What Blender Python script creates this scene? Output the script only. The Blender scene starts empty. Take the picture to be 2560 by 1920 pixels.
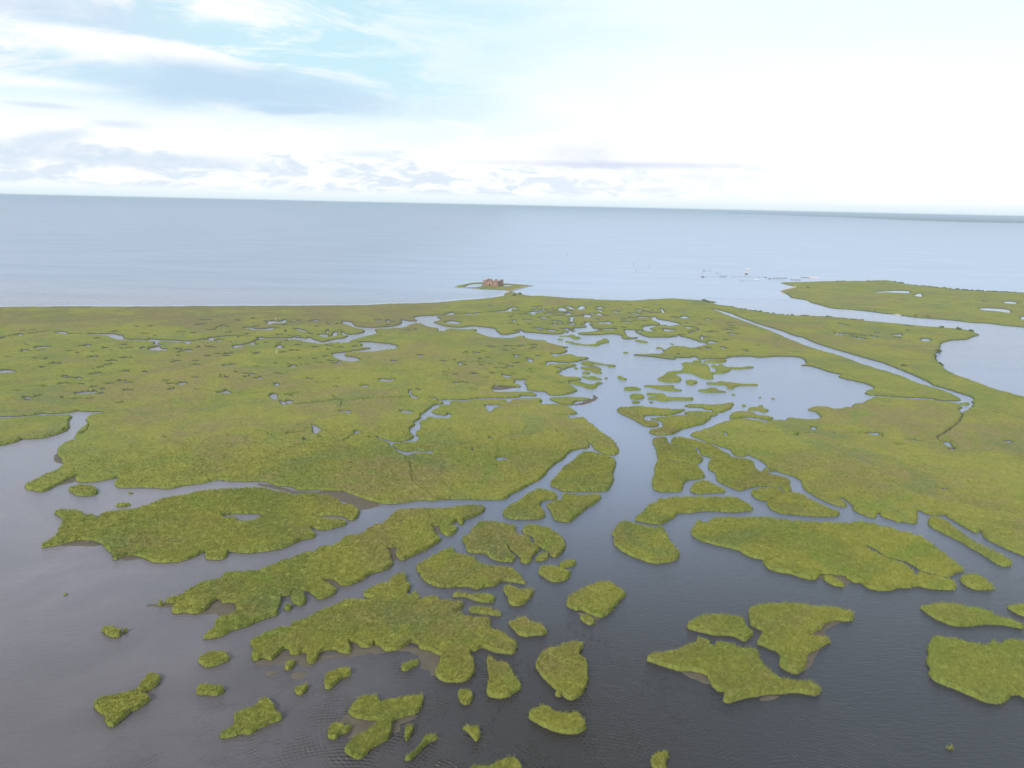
import bpy, math, random
import numpy as np
from mathutils import Matrix, Vector
R = math.radians
rng = np.random.default_rng(7)
random.seed(7)
SC = bpy.context.scene

# ---------------------------------------------------------------- camera
CAM_H = 120.0
HAZE = 7.0e-5
FPX = 1707.0            # focal length in pixels of a 2560 px wide picture
PITCH, ROLL = R(14.65), R(1.24)
cd = bpy.data.cameras.new('camera')
cam = bpy.data.objects.new('camera', cd)
SC.collection.objects.link(cam)
cd.sensor_width = 36.0
cd.lens = 36.0 * FPX / 2560.0
cd.clip_start, cd.clip_end = 1.0, 95000.0
MW = Matrix.Translation((0, 0, CAM_H)) @ Matrix.Rotation(math.pi / 2 - PITCH, 4, 'X') @ Matrix.Rotation(ROLL, 4, 'Z')
cam.matrix_world = MW
SC.camera = cam
CR = np.array(MW.to_3x3())

def direction(px, py):
    d = np.stack([np.asarray(px, float) - 1280, 960 - np.asarray(py, float), np.full(np.shape(px), -FPX)], -1)
    d = d @ CR.T
    return d / np.linalg.norm(d, axis=-1, keepdims=True)

def ground(px, py, z=0.0):
    d = direction(px, py)
    t = (z - CAM_H) / d[..., 2]
    return d[..., 0] * t, d[..., 1] * t

def azel(px, py):
    d = direction(px, py)
    return math.atan2(d[0], d[1]), math.asin(d[2])

# ---------------------------------------------------------------- render / exposure
SC.view_settings.view_transform = 'Standard'
SC.view_settings.look = 'None'
SC.view_settings.gamma = 1
SC.view_settings.use_curve_mapping = False
SC.view_settings.exposure = EXPOSURE = 0.0
SC.cycles.max_bounces = 6
SC.cycles.diffuse_bounces = 3
SC.cycles.glossy_bounces = 3
SC.cycles.volume_bounces = 0
SC.cycles.use_denoising = True

# ---------------------------------------------------------------- node helpers
def N(nt, typ, **kw):
    n = nt.nodes.new(typ)
    for k, v in kw.items():
        if k == 'inp':
            for kk, vv in v.items():
                if isinstance(vv, bpy.types.NodeSocket): nt.links.new(vv, n.inputs[kk])
                else: n.inputs[kk].default_value = vv
        else: setattr(n, k, v)
    return n

def M(nt, op, a, b=None, c=None, clamp=False):
    n = nt.nodes.new('ShaderNodeMath'); n.operation = op; n.use_clamp = clamp
    for i, v in enumerate((a, b, c)):
        if v is None: continue
        if isinstance(v, bpy.types.NodeSocket): nt.links.new(v, n.inputs[i])
        else: n.inputs[i].default_value = v
    return n.outputs[0]

def MIX(nt, f, a, b, mode='MIX'):
    n = nt.nodes.new('ShaderNodeMix'); n.data_type = 'RGBA'; n.blend_type = mode
    for i, v in ((0, f), (6, a), (7, b)):
        if isinstance(v, bpy.types.NodeSocket): nt.links.new(v, n.inputs[i])
        else:
            n.inputs[i].default_value = v if i == 0 else (*v, 1)
    return n.outputs[2]

def STEP(nt, v, lo, hi):
    n = nt.nodes.new('ShaderNodeMapRange'); n.interpolation_type = 'SMOOTHSTEP'
    nt.links.new(v, n.inputs[0])
    n.inputs[1].default_value = lo; n.inputs[2].default_value = hi
    return n.outputs[0]

def NOISE(nt, vec, scale, detail=4, rough=0.55, dist=0.0):
    n = N(nt, 'ShaderNodeTexNoise', inp={'Scale': scale, 'Detail': detail, 'Roughness': rough, 'Distortion': dist})
    if vec is not None: nt.links.new(vec, n.inputs['Vector'])
    return n.outputs['Fac']

def XYZ(nt, x, y, z=0.0):
    return N(nt, 'ShaderNodeCombineXYZ', inp={0: x, 1: y, 2: z}).outputs[0]

# ---------------------------------------------------------------- world and sun
SUN_EL, SUN_AZ = 38.0, 215.0     # degrees; azimuth clockwise from the view direction (+Y)
W = bpy.data.worlds.new('World'); SC.world = W; W.use_nodes = True
nt = W.node_tree; nt.nodes.clear()
out = nt.nodes.new('ShaderNodeOutputWorld')
bg = nt.nodes.new('ShaderNodeBackground'); nt.links.new(bg.outputs[0], out.inputs[0])
tc = nt.nodes.new('ShaderNodeTexCoord')
sky = nt.nodes.new('ShaderNodeTexSky'); sky.sky_type = 'NISHITA'; sky.sun_disc = False
sky.sun_elevation = R(SUN_EL); sky.sun_rotation = R(SUN_AZ)
sky.dust_density = 2.0; sky.altitude = 100
sep = N(nt, 'ShaderNodeSeparateXYZ', inp={0: tc.outputs['Generated']})
X, Y, Z = sep.outputs
AZ = M(nt, 'ARCTAN2', X, Y)
EL = M(nt, 'ARCSINE', M(nt, 'MAXIMUM', M(nt, 'MINIMUM', Z, 0.9999), -0.9999))
# cloud noises, laid out in azimuth and elevation and drawn out along the horizon
wa = XYZ(nt, M(nt, 'MULTIPLY', AZ, 1.0), M(nt, 'MULTIPLY', EL, 3.6))
n_big = NOISE(nt, wa, 2.6, 7, 0.55, 0.3)
n_str = NOISE(nt, XYZ(nt, AZ, M(nt, 'MULTIPLY', EL, 4.6), 3.3), 5.0, 8, 0.62, 0.9)
n_puff = NOISE(nt, XYZ(nt, AZ, M(nt, 'MULTIPLY', EL, 2.3), 9.1), 13.0, 8, 0.6, 0.25)
n_edge = NOISE(nt, XYZ(nt, AZ, M(nt, 'MULTIPLY', EL, 3.0), 5.7), 8.0, 7, 0.6, 0.5)

def blob(px, py, hw, hh, soft=0.5, rag=0.9, tilt=0.0, noise=None):
    a, e = azel(px * 2560 / 2212, py * 2560 / 2212)
    w, h = hw * 2560 / 2212 / FPX, hh * 2560 / 2212 / FPX
    u = M(nt, 'SUBTRACT', AZ, a); v = M(nt, 'SUBTRACT', EL, e)
    if tilt: v = M(nt, 'SUBTRACT', v, M(nt, 'MULTIPLY', u, tilt))
    u = M(nt, 'DIVIDE', u, w); v = M(nt, 'DIVIDE', v, h)
    d = M(nt, 'SQRT', M(nt, 'ADD', M(nt, 'MULTIPLY', u, u), M(nt, 'MULTIPLY', v, v)))
    n = noise or n_edge
    f = M(nt, 'ADD', M(nt, 'SUBTRACT', 1.0, d), M(nt, 'MULTIPLY', M(nt, 'SUBTRACT', n, 0.5), rag * 2))
    return STEP(nt, f, -soft * 0.5, soft)

nis = N(nt, 'ShaderNodeVectorMath', operation='SCALE', inp={0: sky.outputs[0]})
nis.inputs['Scale'].default_value = 0.10
clear = MIX(nt, 0.85, nis.outputs[0], (0.68, 0.97, 1.07))
col = clear
# overall veil: white to the right and towards the horizon
rightness = STEP(nt, M(nt, 'ADD', AZ, M(nt, 'MULTIPLY', M(nt, 'SUBTRACT', n_big, 0.5), 0.7)), -0.22, 0.22)
topblue = M(nt, 'MULTIPLY', STEP(nt, M(nt, 'ADD', EL, M(nt, 'MULTIPLY', M(nt, 'SUBTRACT', n_big, 0.5), 0.1)), 0.12, 0.24), 0.85)
pale = MIX(nt, topblue, (1.06, 1.08, 1.12), (0.90, 1.03, 1.10))
col = MIX(nt, M(nt, 'MULTIPLY', rightness, 0.92), col, pale)
lowveil = M(nt, 'SUBTRACT', 1.0, STEP(nt, M(nt, 'ADD', EL, M(nt, 'MULTIPLY', M(nt, 'SUBTRACT', n_str, 0.5), 0.16)), 0.05, 0.155))
col = MIX(nt, lowveil, col, (1.06, 1.08, 1.12))
# streaky high cloud on the left
leftness = M(nt, 'SUBTRACT', 1.0, STEP(nt, AZ, -0.45, 0.0))
cir = M(nt, 'MULTIPLY', STEP(nt, n_str, 0.44, 0.60), M(nt, 'ADD', M(nt, 'MULTIPLY', leftness, 0.75), 0.15))
col = MIX(nt, cir, col, (1.08, 1.08, 1.10))
WHITE = (1.10, 1.10, 1.12); GREY = (0.56, 0.74, 0.92); PALE = (0.72, 0.83, 0.95); LAV = (0.70, 0.76, 0.92)
for b, c, k in (
    (blob(60, 20, 260, 55, 1.3, 0.8), (0.66, 0.76, 0.93), 0.8),
    (blob(240, 112, 300, 28, 1.1, 0.9, -0.10, n_str), WHITE, 0.85),
    (blob(485, 18, 85, 24, 0.9, 1.3, 0.1, n_puff), WHITE, 0.8),
    (blob(430, 128, 100, 12, 0.6, 0.7, 0.0, n_edge), WHITE, 0.9),
    (blob(510, 192, 350, 46, 0.7, 0.6, -0.03), GREY, 0.97),
    (blob(610, 238, 70, 11, 0.6, 0.9), GREY, 0.9),
    (blob(90, 178, 110, 10, 1.0, 0.9), WHITE, 0.7),
    (blob(125, 295, 75, 16, 0.8, 1.0, 0.25, n_puff), PALE, 0.9),
    (blob(250, 268, 50, 9, 0.8, 0.9), PALE, 0.8),
    (blob(95, 228, 60, 5, 0.9, 0.9), PALE, 0.8),
    (blob(650, 236, 90, 7, 0.8, 1.0, 0, n_puff), GREY, 0.7),
    (blob(100, 330, 150, 20, 0.9, 1.1, 0, n_puff), PALE, 0.8),
    (blob(420, 345, 120, 14, 0.9, 1.1, 0, n_puff), PALE, 0.75),
    (blob(970, 288, 50, 9, 1.0, 0.9), (0.9, 0.97, 1.04), 0.8),
):
    col = MIX(nt, M(nt, 'MULTIPLY', b, k), col, c)
# heaps of cumulus standing low over the horizon
band = M(nt, 'MULTIPLY', STEP(nt, EL, 0.008, 0.018), M(nt, 'SUBTRACT', 1.0, STEP(nt, M(nt, 'SUBTRACT', EL, M(nt, 'MULTIPLY', M(nt, 'SUBTRACT', n_puff, 0.5), 0.16)), 0.045, 0.062)))
shade = M(nt, 'MULTIPLY', band, STEP(nt, NOISE(nt, XYZ(nt, AZ, M(nt, 'MULTIPLY', EL, 3.4), 1.7), 17.0, 8, 0.62, 0.5), 0.42, 0.58))
fadeR = M(nt, 'SUBTRACT', 1.0, M(nt, 'MULTIPLY', STEP(nt, AZ, -0.05, 0.45), 0.82))
col = MIX(nt, M(nt, 'MULTIPLY', M(nt, 'MULTIPLY', shade, fadeR), 0.8), col, (0.70, 0.82, 0.94))
for b, c, k in (
    (blob(1240, 330, 110, 22, 1.0, 0.8, 0, n_puff), (0.88, 0.92, 1.03), 0.7),
    (blob(1330, 356, 300, 9, 1.0, 0.6), LAV, 0.85),
    (blob(790, 333, 70, 10, 0.9, 0.9, 0, n_puff), PALE, 0.7),
    (blob(300, 352, 200, 10, 0.9, 0.9, 0, n_puff), PALE, 0.7),
):
    col = MIX(nt, M(nt, 'MULTIPLY', b, k), col, c)
# pale clear strip right on the horizon, carried on below it
hz = M(nt, 'SUBTRACT', 1.0, STEP(nt, EL, 0.004, 0.020))
col = MIX(nt, M(nt, 'MULTIPLY', hz, 0.8), col, (0.80, 0.93, 1.0))
# the sky overhead, which only the water and the ground see, is duller
over = STEP(nt, EL, 0.33, 0.95)
col = MIX(nt, M(nt, 'MULTIPLY', over, 0.6), col, (0.62, 0.70, 0.84))
nt.links.new(col, bg.inputs[0]); bg.inputs[1].default_value = 1.0

sl = bpy.data.lights.new('sun', 'SUN'); sl.energy = 2.6; sl.angle = R(8); sl.color = (1.0, 0.93, 0.82)
so = bpy.data.objects.new('sun', sl); SC.collection.objects.link(so)
sd = Vector((math.sin(R(SUN_AZ)) * math.cos(R(SUN_EL)), math.cos(R(SUN_AZ)) * math.cos(R(SUN_EL)), math.sin(R(SUN_EL))))
so.rotation_euler = sd.to_track_quat('Z', 'Y').to_euler()
so.location = sd * 500

# ---------------------------------------------------------------- traced outlines
# every outline is written in the coordinates of an enlarged detail of the survey picture: (origin x, origin y, scale)
CROPS = {'A': (0, 1440, 640/2212), 'B': (640, 1440, 640/2212), 'C': (1280, 1440, 640/2212), 'D': (1920, 1440, 640/2212),
         'E': (0, 1060, 640/2212), 'F': (640, 1060, 640/2212), 'G': (1280, 1060, 640/2212), 'H': (1920, 1060, 640/2212),
         'P1': (0, 730, 480/2212), 'P2': (440, 730, 480/2212), 'P3': (880, 700, 480/2212), 'P4': (1240, 700, 480/2212),
         'P5': (1640, 700, 480/2212), 'P6': (2080, 700, 480/2212), 'Q': (1120, 680, 220/2212), 'R': (1730, 650, 320/2212),
         'S': (1380, 600, 400/2212), 'T': (1700, 440, 860/2212)}

def parse(s):
    pts = []; c = None
    for t in s.split():
        if t in CROPS: c = CROPS[t]; continue
        x, y = t.split(',')
        pts.append((c[0] + float(x) * c[2], c[1] + float(y) * c[2]))
    return np.array(pts)

MAINLAND = '''P1 -900,176 -400,174 0,172 500,168 1040,164 1100,168 2150,165 P2 120,162 600,161 1000,160 1600,156 2200,150 P3 400,276 900,262 1200,238 1550,210 1700,190 1760,178 1770,150
 1830,135 1900,150 2030,178 2212,182 P4 820,205 1000,212 1200,225 1400,232 1600,235 1800,222 1990,212 P5 200,212 390,225 540,235 640,243 690,250 650,262 720,285 860,300 1000,330 1200,362 1350,385
 1550,405 1750,410 1980,420 2200,440 P6 400,470 700,495 1000,525 1250,545 1400,555 1550,575 1620,595 1685,630 1600,660 1540,685 1380,695 1290,715 1240,740 1250,765 1225,790 1250,825 1190,840
 1185,870 1195,920 1240,960 1270,995 1330,1040 1450,1100 1600,1150 1750,1210 1900,1260 2050,1300 2212,1340 2600,1440 3200,1500 4800,1600 H 4400,2200 3600,1700 3000,1450 2400,1230 2212,1145 2050,1080
 1900,1000 1860,965 1840,920 1790,940 1720,905 1620,845 1540,800 1530,785 1440,795 1380,785 1290,745 1285,790 1280,855 1240,862 1140,845 1130,850 980,800 970,770 930,780 925,810 850,800 740,745
 725,700 660,650 600,615 675,690 670,718 560,700 450,650 345,590 310,555 285,500 270,485 200,450 100,420 0,375 G 2212,375 2150,320 2080,285 2010,262 2015,280 1960,283 1900,250 1890,225 1800,195
 1700,160 1545,100 1560,75 1700,35 1780,0 P5 760,1640 900,1605 1050,1600 1200,1620 1270,1640 1300,1615 1500,1612 1510,1585 1600,1590 1720,1605 1850,1600 1910,1585 1840,1520 1770,1505 1765,1480
 1830,1460 1940,1458 2050,1480 2150,1480 P6 120,1485 140,1468 240,1455 240,1435 300,1420 375,1415 380,1395 440,1370 500,1345 700,1350 960,1370 1180,1385 1400,1415 1490,1450 1465,1490 1500,1520
 1560,1500 1640,1430 1620,1400 1640,1365 1520,1320 1380,1275 1180,1215 1130,1190 1060,1150 900,1080 780,1030 600,960 480,925 320,880 180,840 0,785 P5 1850,730 1690,660 1620,650 1450,585 1200,510
 1000,440 850,380 700,340 640,330 660,338 720,362 850,412 1050,485 1200,540 1400,615 1480,655 1700,745 1950,825 P6 0,842 185,902 400,982 640,1052 800,1107 1000,1190 1120,1225 1250,1260 1350,1300
 1440,1345 1470,1385 1380,1395 1200,1382 1150,1365 850,1352 600,1335 430,1325 390,1310 400,1280 490,1240 440,1215 330,1180 200,1150 75,1115 130,1095 P5 2000,1060 1780,990 1665,988 1740,965
 1725,945 1720,918 1620,885 1400,880 1200,892 1050,880 870,885 800,905 700,905 495,912 490,895 430,880 400,895 330,895 210,898 215,915 140,910 0,890 P4 1700,875 1580,865 1590,852 1750,850
 1900,845 1940,825 1915,800 1975,790 2000,770 2060,755 2120,760 2212,775 P5 430,778 500,765 570,745 580,725 520,715 430,685 340,660 230,650 200,660 0,660 P4 1740,655 1650,620 1610,600 1600,575
 1480,575 1490,610 1530,655 1635,655 1600,675 1510,680 1450,665 1465,645 1380,625 1330,620 1200,630 1000,630 950,615 1000,600 1140,588 1110,540 1080,510 1110,490 1040,485 1015,515 1040,540 980,550
 900,560 905,590 870,590 870,580 800,575 840,600 770,600 775,615 700,625 560,618 300,600 150,625 60,628 30,600 0,580 P3 1655,560 1500,540 1400,530 1250,545 1100,535 950,490 940,480 1010,460
 1040,455 980,430 1000,415 1080,407 1060,405 900,410 750,420 705,438 750,468 700,475 620,465 560,462 575,490 540,515 450,535 300,545 170,545 60,535 20,510 0,480 P2 2040,345 1915,338 1930,365
 2000,390 2080,410 2170,450 2100,480 1980,490 1950,478 1960,500 1980,510 1930,530 1820,545 1700,575 1640,560 1560,540 1400,530 1380,540 1450,560 1600,590 1700,598 1800,575 1860,565 1880,590
 1915,588 1920,580 2010,578 2010,560 2100,530 2212,500 P3 240,630 295,605 270,575 280,560 400,560 600,545 660,515 750,495 800,500 860,530 940,545 990,560 990,585 1080,585 1090,570 1150,562
 1300,568 1425,565 1420,590 1480,620 1600,655 1750,668 1830,665 1900,650 1985,640 1990,665 2100,685 2212,695 P4 600,715 700,745 820,770 830,772 770,790 820,820 740,850 630,852 690,880 740,862
 850,853 950,880 1060,890 1060,905 1000,925 900,945 820,952 700,945 640,940 580,950 580,990 600,985 620,965 720,968 850,962 930,975 920,990 830,1010 760,1040 745,1015 690,1005 745,1040 745,1060
 700,1070 760,1095 790,1112 900,1115 970,1130 970,1155 850,1165 840,1195 850,1200 900,1235 930,1265 920,1285 850,1310 780,1325 640,1330 600,1315 570,1290 450,1280 370,1265 360,1230 335,1200
 340,1175 310,1155 240,1160 205,1185 270,1210 275,1235 100,1220 0,1217 P3 1640,1217 1615,1262 1650,1285 1900,1290 2050,1288 2120,1320 2100,1338 1960,1335 1900,1355 1720,1362 1500,1372 1700,1370
 1770,1380 1780,1400 1840,1405 1850,1380 1950,1365 2080,1360 2170,1360 2185,1395 P4 510,1408 560,1430 700,1430 800,1440 870,1480 935,1530 920,1550 830,1555 590,1540 830,1565 850,1590 920,1585
 1000,1580 1040,1610 1090,1659 G 690,0 760,60 860,130 910,200 915,250 890,272 820,268 710,215 690,180 640,150 665,185 650,210 590,215 500,245 430,310 340,370 290,430 240,480 130,540 0,610
 F 2150,650 2050,660 1900,655 1580,655 1560,665 1400,665 1250,690 1180,695 1080,690 950,655 800,600 740,580 600,580 540,570 380,575 300,545 180,535 80,500 0,497 E 2050,500 1880,488 1750,515
 1600,535 1480,562 1420,562 1280,553 1150,555 1020,548 990,520 1010,490 1030,462 960,478 840,500 700,500 650,480 690,445 620,465 530,510 480,540 400,580 370,588 230,570 218,545 230,515 300,485
 400,430 500,385 545,340 530,300 500,270 505,225 500,205 560,160 660,130 650,110 670,90 720,80 760,40 765,0 P1 880,1640 980,1600 1010,1560 1025,1510 1005,1490 1010,1450 1060,1410 1190,1392
 1180,1378 1060,1380 900,1370 830,1385 600,1405 500,1398 380,1420 200,1430 0,1435 -900,1450'''

PONDS = '''P1 218,482 262,482 265,505 220,505|P1 630,458 700,456 760,462 805,487 700,480
P1 960,485 1050,483 1210,482 1300,480 1370,494 1410,518 1425,513 1440,538 1540,546 1620,544 1700,553 1730,540 1780,545 1900,553 2060,558 2150,573 2212,575 2212,582 2000,577 1870,567 1835,570 1825,600 1865,615 1850,640 1900,655 1945,655 1910,680 1860,670 1800,678 1715,665 1720,650 1830,625 1820,610 1770,605 1780,570 1700,562 1540,557 1390,550 1300,532 1230,507 1100,497
P1 1558,396 1602,396 1585,410|P1 1620,650 1670,632 1670,642 1625,656|P1 1770,498 1795,498 1790,510|P1 0,905 70,895 185,912 180,922 0,940 -250,960 -250,900|P1 400,650 420,633 580,626 595,636 480,645
P1 880,705 915,698 900,710|P1 880,1062 975,1058 970,1072|P1 870,1165 1080,1150 1085,1162 880,1180|P1 1150,1116 1210,1113 1195,1130|P1 2010,1066 2150,1048 2150,1060|P1 2090,670 2140,678 2212,666 2212,682 2100,684|P1 0,548 50,535 30,530 0,533
P2 365,560 380,528 450,528 430,557|P2 950,533 1250,528 1400,528 1530,545 1400,547 1250,542 950,540|P2 950,535 920,560 905,600 885,615 850,605 800,605 760,640 720,640 660,647 655,620 690,612 760,610 850,588 905,568 930,542
P2 1135,640 1160,622 1180,612 1220,612 1215,647|P2 1050,367 1060,345 1140,335 1160,345 1200,340 1250,320 1275,318 1275,350 1190,360|P2 1300,345 1350,345 1330,358|P2 780,427 800,408 860,406 880,408 920,425 1080,423 1130,438 900,442 850,425
P2 1340,432 1430,423 1450,433 1510,448 1505,460 1440,452 1400,440|P2 1250,443 1275,443 1265,468|P2 1735,368 1775,368 1765,382|P2 670,326 740,326 735,334|P2 1740,438 1765,438 1755,467 1720,467|P2 1630,495 1660,486 1750,491 1750,517 1690,519
P2 1770,522 1800,495 1805,468 1860,458 1870,470 1860,500 1800,517|P2 1900,458 1940,463 1950,480 1985,497 1930,502|P2 385,633 435,630 430,643|P2 240,645 270,628 275,640|P2 60,680 100,673 170,668 170,683|P2 700,518 730,518 725,530|P2 1570,630 1620,633 1600,643|P2 1735,672 1760,658 1765,670|P2 2025,635 2090,623 2060,643|P2 2130,625 2175,600 2212,590 2212,637 2140,634
P3 60,720 150,712 230,713 320,723 420,733 500,750 527,770 500,790 400,802 250,826 100,824 -10,830 -10,817 100,805 215,788 205,775 110,765 105,750 145,745
P2 2212,658 2100,670 1950,693 1830,704 1793,715 1800,727 1850,767 1950,797 2050,802 2122,785 2115,772 2080,753 2010,740 1960,742 1948,725 1975,694 2100,692 2212,688
P3 1060,407 1130,378 1150,371 1197,388 1100,407|P3 1300,390 1350,382 1380,390 1450,378 1510,373 1400,398 1310,400|P3 1620,366 1770,353 1800,333 1830,320 1900,318 1915,342 1895,332 1852,332 1848,356 1780,367 1640,372
P3 1060,492 1150,470 1200,476 1257,488 1230,506 1110,504|P3 250,470 330,460 320,477|P3 390,472 430,460 440,475 400,487|P3 455,480 500,476 480,489|P3 380,517 450,518 430,527|P3 715,567 760,570 730,580|P3 750,872 830,863 800,884|P3 450,932 540,930 480,947|P3 1230,967 1275,968 1245,982
P3 1570,300 1620,297 1600,307|P3 1870,872 1900,870 1930,882 1880,887|P3 2020,925 2095,913 2080,940 2050,950|P3 300,1147 380,1138 400,1146 510,1141 440,1174 330,1167|P3 95,1217 200,1213 160,1231 110,1230|P3 1730,1085 1770,1098 1825,1103 1815,1127 1740,1112
P3 648,1290 665,1272 692,1270 684,1300 704,1330 762,1350 740,1367 698,1360|P3 740,1267 800,1263 790,1277
P3 890,1353 960,1360 1000,1383 1100,1378 1330,1381 1500,1360 1700,1360 1780,1383 1700,1374 1500,1374 1330,1399 1250,1402 1140,1395 1140,1415 1110,1440 1010,1445 1000,1472 935,1500 920,1520 950,1540 1000,1552 1080,1562 1105,1540 1150,1555 1110,1594 1000,1594 870,1580 855,1607 790,1620 785,1645 F 1430,20 1380,90 1412,115 1370,157 1180,165 1200,200 1240,225 1300,240 1400,232 1450,238 1530,233 1510,257 1400,252 1300,270 1240,252 1200,217 1160,182 1150,162 1040,117 1060,110 1150,148 1300,148 1362,115 1328,75 1328,40 1370,10 P3 700,1645 790,1595 780,1570 830,1530 890,1485 950,1440 1040,1428 1045,1400 950,1380
F 480,13 530,18 577,60 530,77 515,97 493,80 488,40|F 848,82 853,63 912,63 900,77|F 403,120 430,128 457,150 430,147|F 2008,125 2030,113 2057,132|F 2068,300 2110,288 2172,294 2160,312 2080,317|F 1870,213 1892,240 1863,242|F 1760,173 1812,190 1780,186
P3 1533,1443 1620,1438 1742,1450 1640,1477 1590,1517 1548,1490|P3 550,1510 620,1506 722,1520 640,1542 580,1532
P2 1128,1060 1190,1048 1192,1070 1150,1082|P2 470,1162 540,1148 590,1133 657,1172 600,1167 500,1167|P2 1073,1200 1100,1178 1130,1168 1167,1173 1162,1242 1120,1237|P2 1188,1253 1230,1258 1264,1273 1262,1310 1230,1307|P2 1263,1262 1330,1248 1357,1260 1345,1274 1280,1277|P2 1318,1197 1360,1192 1345,1205
P2 1883,1372 2005,1366 2012,1402 1960,1387 1890,1387|P2 1785,1188 1862,1217 1830,1212|P2 2125,1080 2212,1072 2212,1092 2150,1094
P4 713,325 760,320 812,335 805,357 730,354|P4 830,322 870,316 917,332 870,338|P4 953,303 1032,303 1010,327 980,327|P4 778,392 830,386 860,395 840,404|P4 1143,388 1190,383 1237,405 1200,410|P4 1013,403 1060,406 1107,415 1075,432 1020,427
P4 803,430 840,430 900,418 960,410 905,430 892,477 836,477 850,442|P4 1160,488 1320,486 1330,496 1200,502|P4 823,510 862,513 840,522|P4 583,578 640,570 722,590 640,594|P4 1368,558 1397,563 1385,574|P4 1443,457 1492,448 1480,462
P4 1793,428 1852,428 1872,453 2000,473 2132,510 2080,520 1950,514 1850,532 1790,552 1770,570 1862,585 1730,587 1683,545 1800,520 1870,525 1885,505 1870,490 1800,460
P4 1928,580 1960,568 2020,573 2040,563 2062,570 2030,587 1935,594|P4 1883,323 1920,338 1952,375 1913,380 1898,350|P4 1778,350 1817,350 1800,360|P4 1998,425 2050,424 2040,432
P5 280,425 350,418 392,440 290,442|P5 80,582 130,570 180,573 210,566 217,578 100,594|P5 368,546 402,546 385,564|P5 463,568 492,568 480,587|P5 368,614 412,603 400,620|P5 513,650 540,643 557,682 518,687|P5 598,703 680,710 712,722 620,727
P5 733,768 802,780 780,790|P5 310,492 365,498 350,504|P5 2040,598 2090,617 2162,623 2150,637 2100,634|P5 1000,815 1072,825 1040,829|P5 238,845 282,860 250,864
P6 1018,680 1080,671 1142,690 1110,707 1040,707|P6 670,628 760,626 802,620 802,642 740,644|P6 488,607 552,608 520,618
H 1498,170 1550,163 1612,207 1560,197|H 368,30 400,23 427,45 380,54|H 228,97 260,90 267,104|H 818,80 900,80 962,88 930,100|G 1828,70 1872,97 1840,97'''

FAR_PONDS = '''P6 490,137 630,128 750,123 892,130 892,150 760,147 640,142 500,144|P6 938,177 1000,153 1037,163 1052,187 990,190|P6 1728,240 1772,243 1750,250|P6 1968,255 2030,246 2142,260 2110,274 2000,267|P6 1688,330 1750,322 1900,328 2030,343 2067,370 2030,379 1880,357 1750,350|P6 2163,430 2212,418 2450,430 2450,475 2212,462'''

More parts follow.
